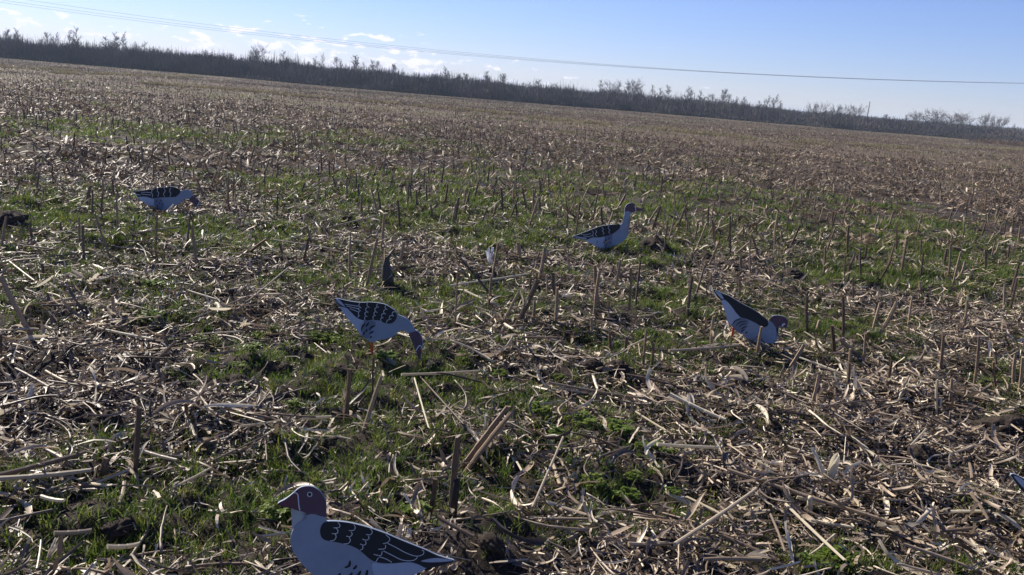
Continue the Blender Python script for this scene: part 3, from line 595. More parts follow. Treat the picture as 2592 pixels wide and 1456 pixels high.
for px, py, ln, rz_, mm, lab in ((1240, 668, 0.19, 1.6, white_m, 'large whitish papery husk standing out by the brown torn stub'), (1615, 1000, 0.13, 0.4, cream_m, 'cream husk tip at the end of a long brown stalk'), (2088, 1235, 0.16, 1.5, cream_m, 'upright cream husk above the very long brown stalk'), (235, 1040, 0.28, 1.4, cream_m, 'twisted cream leaf strip rising out of the heaped straw'),
    (770, 1185, 0.13, 1.5, cream_m, 'small upright cream leaf strip left of the tall half-dark stub'), (1895, 965, 0.16, 2.6, husk_m, 'broad tan husk below the head-turned decoy'), (2270, 1020, 0.16, 0.2, husk_m, 'folded tan husk left of the pale upright straw'), (545, 1110, 0.14, 0.6, husk_m, 'ribbed grey husk lying in the straw right of the tall straight stub')):
    g = ground(px, py); seed = px; upr = 'upright' in lab or 'rising' in lab or 'standing' in lab
    m_ = husk_mesh(seed, mm) if 'strip' not in lab else leaf_mesh('dry_leaf', mm, seed)
    if mm is white_m:
        b = MB()
        for q in range(3): b.ribbon(1.0 - 0.22 * q, 0.15, 8, 0.1, U(-.9, .9), -0.6, 0.6, (0.05 * q, 0.05 * (q - 1), 0), eul(0.4 * (q - 1), -0.2 * q, 0.22 * (q - 1)), cols=4, tail=2)
        m_ = b.mesh('corn_husk', mm, True); g.z += 0.05; rz_ = 1.9
    o = link('corn_husk' if 'strip' not in lab else 'leaf_strip', m_, None, g + Vector((0, 0, 0.02)), (0, -0.8 if upr else U(-0.3, 0), rz_), (ln, ln, ln)); tag(o, lab, 'corn husk' if 'strip' not in lab else 'dry leaf')
# cobs
def cob_mesh():
    b = MB(); n, k = 9, 10; rows = np.linspace(0, 1, n)
    b.tube([(0, 0, t) for t in rows], [0.16 * (0.55 + 0.45 * math.sin(math.pi * (0.15 + 0.72 * t))) * (1.06 if i % 2 else 0.97) for i, t in enumerate(rows)], k)
    return b.mesh('corn_cob', cob_m, True)
COB = cob_mesh()
for px, py, ln, tilt, lab in ((2047, 1318, .1, .3, 'yellowish cob end standing up in a dark hollow under the very long stalk'), (961, 748, .055, 1.2, 'small white cob end behind the back of the feeding decoy'), (1048, 1008, .04, .5, 'whitish knob of cob at the end of the bent straw'), (206, 1228, .13, 1.4, 'pale cob lying between the long grey stalks'), (1205, 1228, .12, 1.45, 'grey-tan cob lying right of the tall half-dark stub'), (1898, 1330, .15, 1.3, 'dark-shadowed cob lying below the end of a brown stalk'), (1650, 1195, .05, 1.4, 'short cob bit beside the cream flat stalk')):
    g = ground(px, py); o = link('corn_cob', COB, None, g + Vector((0, 0, 0.012)), (tilt, 0, U(0, 6)), (ln * 0.75, ln * 0.75, ln * 0.8)); tag(o, lab, 'corn cob')
# the curved dark husk stump in front of the far decoys
g = ground(982, 746); k = g.y / F
o = empty('horn_shaped_stump', g); b = MB()
b.tube([(0.0, 0, -0.03), (-0.015, 0, 0.08), (-0.025, 0, 0.15), (-0.02, 0, 0.2), (0.0, 0, 0.25), (0.035, 0, 0.29)], [0.048, 0.045, 0.034, 0.02, 0.012, 0.006], 8); link('stump', b.mesh('stump', plant_mat('dark_husk_material', [(0, (0.035, 0.035, 0.035)), (1, (0.05, 0.045, 0.04))], 0, 0.6, 0.3, 0.3), True), o)
b = MB(); b.ribbon(0.15, 0.022, 7, 0.25, 0.2, -0.7, 0.4, (-0.036, 0.0, 0.14), eul(0, -1.6, 0), cols=2); link('curled_sheath', b.mesh('curled_sheath', husk_m, True), o)
tag(o, 'dark horn-shaped stump with a pale curled edge above the feeding decoy', 'stump')

# soil clods
def clod_mesh(seed):
    bm = bmesh.new(); bmesh.ops.create_icosphere(bm, subdivisions=4, radius=1)
    for v in bm.verts:
        p = v.co * 2.1; n = fbm(np.array([p.x + seed * 3]), np.array([p.y + p.z * 1.7]), seed, 3)[0]; n2 = fbm(np.array([p.x * 3.1 + seed]), np.array([p.y * 3.1 + p.z * 4.3]), seed + 9, 3)[0]; n3 = fbm(np.array([p.x * 9 + seed]), np.array([p.y * 9 + p.z * 11]), seed + 5, 2)[0]; v.co *= 0.35 + 0.7 * n + 0.45 * n2 + 0.22 * n3; v.co.z *= 0.62
    me = bpy.data.meshes.new('soil_clod'); bm.to_mesh(me); bm.free(); me.materials.append(soil_m); me.polygons.foreach_set('use_smooth', [True] * len(me.polygons)); return me
CLOD = [clod_mesh(800 + k) for k in range(4)]
for px, py, s, lab in ((1648, 640, .16, 'big grass-topped soil clod right of the head-up decoy'), (2005, 722, .11, 0), (1560, 945, .09, 0), (20, 580, .16, 'big dark soil clod among the stubs beside whitish straw'), (1790, 660, .09, 0), (1850, 690, .08, 0), (2540, 1095, .12, 'large soil clod at the edge of the heaped litter'), (1800, 930, .09, 0), (270, 1078, .07, 0), (880, 570, .11, 0), (1740, 690, .07, 0), (2110, 735, .09, 0), (2200, 720, .08, 0), (720, 940, .05, 0), (860, 945, .06, 0), (600, 960, .05, 0), (1100, 920, .05, 0), (470, 1000, .05, 0), (1240, 1395, .05, 0), (2330, 1180, .07, 0), (1500, 930, .06, 0), (640, 880, .05, 0), (1860, 1255, .05, 0), (300, 1325, .05, 0)):
    g = ground(px, py); o = link('soil_clod', random.choice(CLOD), None, g + Vector((0, 0, s * 0.18)), (U(-.3, .3), U(-.3, .3), U(0, 6)), (s, s * U(.7, 1), s)); tag(o, lab or 'dark crumbly soil clod lying in the field', 'soil clod', None if lab else 'soil clods on the field')

# green weeds
def weed_mesh(seed):
    r = random.Random(seed); b = MB()
    for k in range(34):
        a = r.uniform(0, 6.28); ln = r.uniform(0.35, 1.0); el_ = r.uniform(0.25, 1.25)
        tip = np.array([math.cos(a) * math.cos(el_), math.sin(a) * math.cos(el_), math.sin(el_) * 0.75]) * ln
        b.tube([(0, 0, 0), tip * 0.6 + [0, 0, 0.06], tip], [0.014, 0.011, 0.008], 3, False)
        for j in range(5):
            aa = a + (j - 2) * 0.65 + r.uniform(-.2, .2)
            b.ribbon(r.uniform(0.2, 0.36), r.uniform(0.14, 0.2), 3, r.uniform(-0.6, 0.4), r.uniform(-.4, .4), -0.6, 0.35, tip * r.uniform(0.85, 1.0), eul(r.uniform(-.3, .3), r.uniform(-0.5, 0.2), aa), cols=2)
    return b.mesh('weed', weed_m, True)
WEED = [weed_mesh(820 + k) for k in range(4)]
for px, py, s in WEEDS:
    g = ground(px, py); sc = s / F * math.hypot(g.y, CAMH) * 1.25
    o = link('weed', random.choice(WEED), None, g + Vector((0, 0, 0.02)), (0, 0, U(0, 6)), (sc, sc, sc * U(0.6, 0.9))); tag(o, 'low bushy green weed growing between the litter', 'weed', 'green weeds on the field')

# --- uncountable litter
CH = []
for k in range(14):
    b = MB(); r = random.Random(850 + k); 
    for q in range(1):
        L3 = r.uniform(0.4, 1.3); a3, t3 = r.uniform(0, 6.28), r.uniform(-.35, .35); p3 = np.array([r.uniform(-1.3, 1.3), r.uniform(-1.3, 1.3), r.uniform(0.05, 0.3)]); d3 = np.array([math.cos(a3) * L3, math.sin(a3) * L3, t3 * L3])
        b.tube([p3, p3 + d3 * .5 + [0, 0, r.uniform(-.08, .08)], p3 + d3], [r.uniform(.05, .1), r.uniform(.05, .1), r.uniform(.04, .08)], 4)
    for q in range(6):
        b.ribbon(r.uniform(0.6, 1.7), r.uniform(0.07, 0.28), 4, r.uniform(-0.8, 0.8), r.uniform(-1.4, 1.4), r.uniform(-1, 1), 0.4, (r.uniform(-1.3, 1.3), r.uniform(-1.3, 1.3), r.uniform(0, 0.25)), eul(r.gauss(0, .5), r.gauss(0, .35), r.uniform(0, 6.28)), side=r.uniform(-0.9, 0.9), tail=2)
    CH.append(b.mesh('chaff', chaff_m))
LF = [leaf_mesh('leaf', leaf_m, 860 + k, 5, 2) for k in range(12)]
ST = [stem_mesh('straw', stalk_m, 880 + k, 4, 0.02) for k in range(4)]
def lay(n, y0, y1, dens):
    x, y = wedge(n, y0, y1); ok = rng.uniform(0, 1.2, len(x)) < dens(x, y); x, y = x[ok], y[ok]; return x, y, len(x)
A = area(1.7, 13)
x, y, n = lay(int(A * 720), 1.7, 13, lambda x, y: litter_at(x, y) * np.clip(5.5 / y, 0.35, 1) + 0.07)
s = rng.uniform(0.018, 0.055, n) * np.clip(y / 6, 1, 1.7)
scatter('straw_chaff', CH, np.stack([x, y, height(x, y) + rng.uniform(0.001, 0.02, n)], 1), np.stack([rng.normal(0, .25, n), rng.normal(0, .2, n), rng.uniform(0, 6.28, n)], 1), np.stack([s * 1.25, s * rng.uniform(.6, 1.4, n), s], 1), 'fine chopped straw and chaff covering the soil', 'chaff')
x, y, n = lay(int(A * 520), 1.7, 13, lambda x, y: litter_at(x, y) ** 1.3 * np.clip(6 / y, 0.4, 1))
s = rng.uniform(0.05, 0.21, n)
scatter('leaf_litter', LF, np.stack([x, y, height(x, y) + rng.uniform(0.005, 0.04, n)], 1), np.stack([rng.normal(0, .3, n), rng.normal(-.02, .16, n), rng.uniform(0, 6.28, n)], 1), np.stack([s, s * rng.uniform(.7, 1.5, n), s * .75], 1), 'loose layer of broken dry corn leaves over the field', 'leaf litter')
x, y, n = lay(int(A * 75), 1.7, 13, lambda x, y: litter_at(x, y) ** 1.3 * np.clip(6 / y, 0.4, 1))
s = rng.uniform(0.0018, 0.006, n)
scatter('broken_straw', ST, np.stack([x, y, height(x, y) + rng.uniform(0.008, 0.045, n)], 1), np.stack([math.pi / 2 + rng.normal(0, .2, n), x * 0, rng.uniform(0, 6.28, n)], 1), np.stack([s, s, rng.uniform(0.04, 0.2, n)], 1), 'thin broken straws strewn over the field', 'straw')
SD = []
for k in range(14):
    b = MB(); r = random.Random(1200 + k); n_ = 9; a_, p_ = r.uniform(-.3, .3), np.zeros(3); pts = []; w1, w2 = r.uniform(-2.2, 2.2), r.uniform(-.5, .5)
    for i in range(n_):
        pts.append(p_.copy()); a_ += (w1 + r.uniform(-1.2, 1.2)) / n_; p_ = p_ + np.array([math.cos(a_), math.sin(a_), w2 * math.sin(3 * i / n_) * .35]) / n_
    b.tube(pts, [0.02 * (1 - .5 * i / n_) * r.uniform(.8, 1.3) for i in range(n_)], 4); SD.append(b.mesh('strand', leaf_m, True))
x, y, n = lay(int(A * 150), 1.7, 13, lambda x, y: litter_at(x, y) ** 1.2 * np.clip(6 / y, 0.4, 1))
s = rng.uniform(0.1, 0.36, n)
scatter('curled_strands', SD, np.stack([x, y, height(x, y) + rng.uniform(0.012, 0.05, n)], 1), np.stack([rng.normal(0, .15, n), rng.normal(0, .1, n), rng.uniform(0, 6.28, n)], 1), np.stack([s, s, s], 1), 'long curled leaf ribs tangled over the litter', 'leaf litter')
def clump(m, n, rad, lmin, lmax, seed, w=0.16, tilt=0.5):
    r = random.Random(seed); b = MB()
    for k in range(n):
        ln = r.uniform(lmin, lmax); b.ribbon(ln, ln * w * r.uniform(.6, 1.4), 3, r.uniform(-.5, .6), r.uniform(-1.5, 1.5), r.uniform(-.6, .6), 0.3, (r.uniform(-rad, rad), r.uniform(-rad, rad), r.uniform(0, 0.04)), eul(r.gauss(0, tilt), r.gauss(-.1, .3), r.uniform(0, 6.28)))
    return b.mesh('clump', m)
CLN = [clump(farleaf_m, 16, 0.3, 0.06, 0.22, 900 + k) for k in range(10)]
x, y, n = lay(int(area(11, 42) * 15), 11, 42, lambda x, y: np.clip(0.65 + 1.0 * (fbm(x * .5, y * .9, 141, 3) - .5) - .3 * green_at(x, y), .05, 1.1) * np.clip(22 / y, .5, 1) * np.interp(y, [30, 42], [1, .25]))
scatter('middle_litter', CLN, np.stack([x, y, height(x, y)], 1), np.stack([rng.normal(0, .08, n), rng.normal(0, .08, n), rng.uniform(0, 6.28, n)], 1), np.stack([x * 0 + 1] * 3, 1) * rng.uniform(.8, 1.3, (n, 1)), 'scattered dry corn leaves between the further stubble rows', 'leaf litter')
CLF = [clump(farleaf_m, 40, 0.9, 0.06, 0.2, 920 + k, 0.2) for k in range(8)]
x, y, n = lay(int(area(28, 125) * 1.5), 28, 125, lambda x, y: np.interp(y, [28, 40, 125], [.2, 1, .12]) * np.clip(0.4 + 1.2 * (fbm(x * .06, y * .2, 143, 3) - .5), .05, 1.0))
scatter('far_litter', CLF, np.stack([x, y, height(x, y)], 1), np.stack([rng.normal(0, .04, n), rng.normal(0, .04, n), rng.uniform(0, 6.28, n)], 1), np.stack([x * 0 + 1] * 3, 1) * rng.uniform(.8, 1.3, (n, 1)), 'thin cover of straw on the far part of the field', 'straw')
# --- turf
def tuft(m, n, rad, h0, h1, w, seed):
    r = random.Random(seed); b = MB()
    for k in range(n):
        h = r.uniform(h0, h1); b.ribbon(h, w * r.uniform(.7, 1.4), 3, r.uniform(-.3, .2), r.uniform(-.6, .6), r.uniform(-1.6, -.2), 0.2, (r.gauss(0, rad * .5), r.gauss(0, rad * .5), -0.004), eul(0, -r.uniform(.7, 1.45), r.uniform(0, 6.28)))
    return b.mesh('tuft', m)
TF = [tuft(grass_m, 16, 0.035, 0.025, 0.085, 0.0042, 950 + k) for k in range(6)]
x, y, n = lay(int(A * 820), 1.7, 13, lambda x, y: green_at(x, y) * 1.3)
s = rng.uniform(.4, 1.05, n) * np.clip(y / 7, 1, 1.4)
scatter('grass', TF, np.stack([x, y, height(x, y)], 1), np.stack([x * 0, x * 0, rng.uniform(0, 6.28, n)], 1), np.stack([s, s, s], 1), 'short green grass growing through the litter', 'grass')
TM = [tuft(grass_m, 60, 0.3, 0.04, 0.12, 0.011, 960 + k) for k in range(5)]
x, y, n = lay(int(area(11, 70) * 9), 11, 70, lambda x, y: green_at(x, y) * 1.2 * np.clip(30 / y, .45, 1))
s = rng.uniform(.7, 1.2, n)
scatter('further_grass', TM, np.stack([x, y, height(x, y)], 1), np.stack([x * 0, x * 0, rng.uniform(0, 6.28, n)], 1), np.stack([s, s, s], 1), 'green grass patches between the further stubble rows', 'grass')
# --- strips of yellow grass along old ditches
DG = [tuft(drygrass_m, 50, 0.5, 0.1, 0.3, 0.02, 970 + k) for k in range(4)]
RG = [tuft(rust_m, 60, 0.8, 0.3, 0.8, 0.035, 980 + k) for k in range(4)]
def strips(lst, per):
    P = []
    for (a, b_, c, d, w) in lst:
        p, q = ground(a, b_), ground(c, d); n = int((q - p).length * per); t = rng.uniform(0, 1, n); gap = vnoise(t * (q - p).length * 0.25, t * 0 + a, 151) > 0.33
        P.append(np.stack([p.x + (q.x - p.x) * t + rng.normal(0, .3, n), p.y + (q.y - p.y) * t + rng.normal(0, w, n)], 1)[gap])
    return np.concatenate(P)
P = strips([(690, 240, 1000, 264, .5), (1000, 264, 1300, 292, .6), (1300, 295, 1900, 352, .7), (-60, 168, 190, 180, .8), (150, 186, 490, 196, .9), (2380, 372, 2660, 384, .6), (1830, 297, 2060, 304, 1.2), (1960, 360, 2300, 376, .6), (370, 213, 700, 236, .7)], 14)
n = len(P); s = rng.uniform(.7, 1.2, n)
scatter('yellow_grass', DG, np.stack([P[:, 0], P[:, 1], height(P[:, 0], P[:, 1])], 1), np.stack([s * 0, s * 0, rng.uniform(0, 6.28, n)], 1), np.stack([s, s, s], 1), 'pale yellow dead grass along shallow strips of the field', 'grass')
P = strips([(1110, 236, 1320, 258, 1.6), (1140, 238, 1300, 252, 1.2), (2050, 312, 2230, 322, 2.0), (2250, 326, 2300, 330, 1.5), (1560, 268, 1700, 280, 1.5), (2480, 362, 2640, 375, 1.6)], 5)
n = len(P); s = rng.uniform(.7, 1.3, n)
scatter('rust_grass', RG, np.stack([P[:, 0], P[:, 1], height(P[:, 0], P[:, 1])], 1), np.stack([s * 0, s * 0, rng.uniform(0, 6.28, n)], 1), np.stack([s, s, s], 1), 'rust brown tall dead grass at the foot of the wood', 'grass')

# ------------------------------------------------------------------ goose decoys: painted boards on stakes
def smooth_loop(p, n=4, closed=True):
    p = [np.array(q, float) for q in p]; out = []; m = len(p)
    for i in range(m if closed else m - 1):
        a, b, c, d = (p[(i - 1) % m], p[i], p[(i + 1) % m], p[(i + 2) % m]) if closed else (p[max(i - 1, 0)], p[i], p[i + 1], p[min(i + 2, m - 1)])
        for k in range(n):
            t = k / n; out.append(0.5 * ((2 * b) + (c - a) * t + (2 * a - 5 * b + 4 * c - d) * t * t + (-a + 3 * b - 3 * c + d) * t ** 3))
    if not closed: out.append(p[-1])
    return out
THK = 0.004
def board(name, loop, m, parent):
    bm = bmesh.new(); f_ = [bm.verts.new((q[0], -THK, q[1])) for q in loop]; bk = [bm.verts.new((q[0], THK, q[1])) for q in loop]
    n = len(loop); bm.faces.new(f_); bm.faces.new(bk[::-1])
    for i in range(n): bm.faces.new((f_[i], bk[i], bk[(i + 1) % n], f_[(i + 1) % n]))
    bmesh.ops.triangulate(bm, faces=[f for f in bm.faces if len(f.verts) > 4]); bmesh.ops.recalc_face_normals(bm, faces=bm.faces)
    me = bpy.data.meshes.new(name); bm.to_mesh(me); bm.free(); me.materials.append(m); return link(name, me, parent)
def coat(name, loop, m, parent, lift):
    bm = bmesh.new()
    for sgn in (-1, 1):
        vv = [bm.verts.new((q[0], sgn * (THK + lift), q[1])) for q in loop]; f = bm.faces.new(vv if sgn < 0 else vv[::-1])
    bmesh.ops.triangulate(bm, faces=bm.faces[:])
    me = bpy.data.meshes.new(name); bm.to_mesh(me); bm.free(); me.materials.append(m); return link(name, me, parent)
def strokes(name, lines, w, m, parent, lift, taper=False):
    b = MB()
    for ln in lines:
        q = smooth_loop(ln, 4, False); n = len(q)
        for sgn in (-1, 1):
            v = []
            for i in range(n):
                d = q[min(i + 1, n - 1)] - q[max(i - 1, 0)]; d = d / (np.linalg.norm(d) + 1e-9); nn = np.array([-d[1], d[0]])
                ww = w * (0.25 + 0.75 * math.sin(math.pi * (i + 0.5) / n)) if taper else w
                for sd in (-1, 1): v.append((q[i][0] + nn[0] * ww * sd, sgn * (THK + lift), q[i][1] + nn[1] * ww * sd))
            fs = [(2 * i, 2 * i + 1, 2 * i + 3, 2 * i + 2) for i in range(n - 1)]; b.add(v, fs if sgn > 0 else [f[::-1] for f in fs])
    return link(name, b.mesh(name, m), parent)
def decoy(spec, base_px, yaw, label):
    ox, oy, sc = spec['zoom']; g = ground(*base_px); u = Vector((math.cos(yaw), math.sin(yaw), 0)); nrm = Vector((-math.sin(yaw), math.cos(yaw), 0))
    def loc(q):          # photo mark -> (along the board, up) on the standing board, in metres
        d = ray(ox + q[0] / sc, oy + q[1] / sc); cp = Vector((0, 0, CAMH)); k = (g - cp).dot(nrm) / d.dot(nrm); p = cp + d * k - g; return (p.dot(u), p.z)
    LL = lambda pts: [loc(q) for q in pts]
    o = empty('goose_decoy', g, (0, 0, yaw))
    board('body', smooth_loop(LL(spec['outline'])), P_body, o)
    coat('rump', smooth_loop(LL(spec['rump'])), P_rump, o, 0.0006)
    if 'flank' in spec: coat('flank', smooth_loop(LL(spec['flank'])), P_flank, o, 0.0004)
    hd = coat('head', smooth_loop(LL(spec['head'])), P_head, o, 0.0008)
    if 'beak' in spec: coat('beak', smooth_loop(LL(spec['beak'])), P_beak, hd, 0.0012)
    if 'blaze' in spec: strokes('face_stripe', [LL(spec['blaze'])], spec.get('bw', 0.0025), P_line, hd, 0.0016)
    if 'eye' in spec:
        ex, ey, er = spec['eye']; ring = [(ex + er * math.cos(a), ey + er * math.sin(a)) for a in np.linspace(0, 2 * math.pi, 13)]
        e = coat('eye', LL([(ex + er * math.cos(a), ey + er * math.sin(a)) for a in np.linspace(0, 2 * math.pi, 14)[:-1]]), P_wing, hd, 0.0013)
        strokes('eye_ring', [LL(ring)], 0.0012, P_line, e, 0.0018)
    wg = coat('wing', smooth_loop(LL(spec['wing'])), P_wing, o, 0.0008)
    if spec.get('lines'): strokes('feather_edges', [LL(l) for l in spec['lines']], spec.get('lw', 0.0018), P_line, wg, 0.0014)
    tl = coat('tail_band', smooth_loop(LL(spec['tailw'])), P_rump, o, 0.0012)
    strokes('flank_marks', [LL(l) for l in spec['marks']], spec.get('mw', 0.004), P_wing, o, 0.0011, True)
    (lx, lz0, lw) = loc(spec['leg'][0])[0], loc(spec['leg'][0])[1], spec['leg'][1]
    b = MB(); b.tube([(lx, 0, -0.12), (lx, 0, 0.0), (lx, 0, lz0 + 0.03)], [0.004, lw, lw], 6)
    o2 = link('stake', b.mesh('stake', P_leg), o); o2.location = (0, 0.011 + lw, 0)
    o['tail'] = loc(spec['outline'][spec['tail']]); tag(o, label, 'goose decoy', 'goose decoys set out on the field'); return o
S5 = dict(zoom=(650, 1180, 4.6836), tail=28, outline=[(250, 435), (340, 385), (440, 310), (480, 270), (530, 242), (600, 230), (670, 240), (740, 285), (790, 350), (825, 430), (825, 530), (815, 640), (870, 645), (960, 648), (1100, 665), (1250, 700), (1400, 745), (1550, 800), (1700, 865), (1850, 925), (2000, 985), (2130, 1045), (2250, 1085), (2345, 1115), (2250, 1155), (2120, 1190), (2010, 1205), (1930, 1245), (1850, 1290), (1700, 1350), (1500, 1420), (1250, 1470), (1000, 1460), (850, 1400), (690, 1300), (560, 1180), (460, 1050), (410, 950), (400, 850), (430, 750), (490, 680), (560, 635), (590, 590), (580, 545), (520, 525), (430, 500), (330, 478), (270, 460)],
    head=[(440, 312), (480, 272), (530, 244), (600, 232), (670, 242), (740, 287), (790, 352), (823, 432), (823, 530), (818, 590), (760, 585), (700, 565), (640, 560), (592, 570), (578, 545), (520, 523), (430, 498), (400, 400)], beak=[(254, 435), (340, 388), (440, 313), (485, 345), (497, 430), (512, 520), (430, 498), (330, 476), (272, 458)], blaze=[(440, 302), (485, 325), (495, 400), (500, 460), (512, 515)], bw=0.0016, eye=(628, 325, 26),
    wing=[(790, 665), (830, 650), (960, 651), (1100, 668), (1250, 703), (1400, 748), (1550, 803), (1700, 868), (1850, 928), (2000, 988), (2130, 1048), (2250, 1088), (2335, 1115), (2250, 1152), (2120, 1187), (2010, 1200), (1960, 1180), (1900, 1150), (1830, 1130), (1750, 1130), (1600, 1145), (1420, 1130), (1330, 1085), (1260, 1025), (1200, 975), (1100, 930), (1000, 905), (880, 882), (810, 868), (765, 830), (750, 760), (765, 700)],
    lw=0.0011, lines=[[(960, 655), (985, 690), (972, 718), (910, 722)], [(940, 725), (962, 755), (948, 788), (890, 790)], [(930, 795), (940, 830), (915, 868), (870, 875)], [(1150, 680), (1167, 720), (1143, 753), (1090, 752)], [(1120, 770), (1130, 800), (1105, 826), (1060, 820)], [(1095, 835), (1108, 870), (1085, 905), (1030, 912)], [(1345, 725), (1368, 770), (1343, 803), (1295, 800)], [(1320, 815), (1330, 845), (1300, 868), (1250, 855)], [(1285, 880), (1295, 908), (1265, 928), (1225, 912)], [(1255, 935), (1255, 970), (1225, 985)], [(1530, 805), (1575, 850), (1552, 893), (1495, 910)], [(1550, 905), (1650, 955), (1750, 1010), (1850, 1050), (1920, 1055), (1970, 1035), (1978, 1000), (1955, 985)], [(1525, 925), (1518, 968), (1440, 975)], [(1500, 995), (1600, 1045), (1700, 1095), (1780, 1112), (1860, 1105), (1895, 1080), (1900, 1060)], [(1485, 1000), (1468, 1050), (1385, 1035)], [(1450, 1065), (1530, 1090), (1600, 1130)], [(1440, 1075), (1410, 1125)]],
    tailw=[(1945, 1115), (2100, 1080), (2230, 1090), (2320, 1110), (2200, 1125), (2050, 1130)], rump=[(1370, 1150), (1500, 1150), (1750, 1137), (1850, 1145), (2000, 1202), (1850, 1286), (1700, 1346), (1500, 1415), (1400, 1300)],
    marks=[[(1105, 1110), (1095, 1170), (1040, 1195)], [(1185, 1165), (1165, 1195), (1140, 1212)], [(990, 1260), (970, 1300)], [(1130, 1250), (1115, 1280), (1095, 1300)], [(1230, 1230), (1215, 1265), (1185, 1290)], [(1308, 1220), (1305, 1260), (1290, 1300)], [(1060, 1310), (1040, 1360)], [(1200, 1320), (1180, 1370)]], mw=0.004, leg=((1060, 1440), 0.011))
S2 = dict(zoom=(820, 730, 7.233), tail=0, outline=[(200, 180), (290, 190), (400, 215), (560, 245), (700, 255), (850, 250), (1000, 265), (1120, 290), (1220, 345), (1310, 410), (1350, 470), (1440, 510), (1530, 560), (1600, 640), (1650, 740), (1720, 785), (1780, 860), (1810, 960), (1810, 1050), (1790, 1120), (1775, 1250), (1755, 1310), (1720, 1270), (1700, 1180), (1680, 1120), (1630, 1010), (1580, 900), (1550, 830), (1500, 780), (1420, 765), (1360, 800), (1280, 870), (1150, 920), (1000, 945), (900, 985), (830, 960), (740, 900), (680, 850), (600, 740), (520, 640), (430, 540), (350, 420), (280, 320), (220, 230)],
    head=[(1556, 830), (1640, 795), (1715, 786), (1778, 862), (1806, 960), (1806, 1050), (1788, 1110), (1690, 1126), (1634, 1010), (1584, 900)], beak=[(1688, 1128), (1786, 1110), (1772, 1250), (1754, 1300), (1724, 1268), (1704, 1180)], blaze=[(1695, 1135), (1725, 1080), (1755, 1045), (1790, 1055), (1795, 1095)], bw=0.0028,
    wing=[(290, 194), (400, 219), (560, 249), (700, 259), (850, 254), (1000, 269), (1120, 294), (1220, 349), (1305, 412), (1340, 490), (1320, 570), (1260, 630), (1180, 645), (1090, 620), (1040, 590), (900, 575), (780, 585), (680, 570), (600, 530), (500, 430), (420, 355), (300, 325), (225, 225), (206, 184)],
    lw=0.0017, lines=[[(1330, 430), (1270, 430), (1255, 480), (1285, 510)], [(1285, 500), (1215, 500), (1205, 550), (1240, 560)], [(1210, 570), (1170, 580), (1150, 630)], [(1140, 310), (1125, 350), (1165, 385)], [(1135, 380), (1100, 410), (1108, 450), (1140, 470)], [(1115, 455), (1070, 470), (1065, 520), (1095, 540)], [(1075, 535), (1045, 555), (1050, 590)], [(990, 280), (970, 320), (1010, 345)], [(975, 345), (940, 370), (950, 415), (985, 440)], [(950, 425), (925, 440), (925, 480), (955, 500)], [(930, 495), (905, 520), (910, 570)], [(800, 265), (795, 310), (840, 350)], [(800, 345), (770, 380), (785, 420), (820, 435)], [(785, 430), (755, 455), (765, 490), (800, 515)], [(765, 510), (750, 540), (760, 580)], [(665, 265), (645, 310), (690, 360)], [(655, 350), (635, 380), (680, 410)], [(655, 410), (640, 450), (640, 480), (660, 510)], [(640, 500), (625, 530)], [(390, 285), (530, 310), (640, 325)], [(420, 320), (540, 350), (650, 375)], [(480, 365), (560, 400), (640, 430)]],
    tailw=[(225, 200), (270, 195), (330, 250), (395, 330), (340, 310), (280, 270)], rump=[(300, 342), (420, 360), (500, 432), (600, 532), (740, 590), (690, 660), (678, 760), (705, 850), (604, 738), (434, 538)], flank=[(740, 595), (900, 590), (950, 650), (880, 760), (830, 900), (740, 895), (700, 850), (680, 760), (692, 660)],
    marks=[[(830, 620), (800, 665), (770, 700)], [(950, 680), (880, 705), (830, 760)], [(920, 780), (880, 805), (840, 830)], [(770, 640), (715, 690), (692, 790)], [(745, 790), (735, 850)], [(880, 870), (850, 910)], [(800, 740), (770, 800)]], mw=0.005, leg=((860, 940), 0.0085))
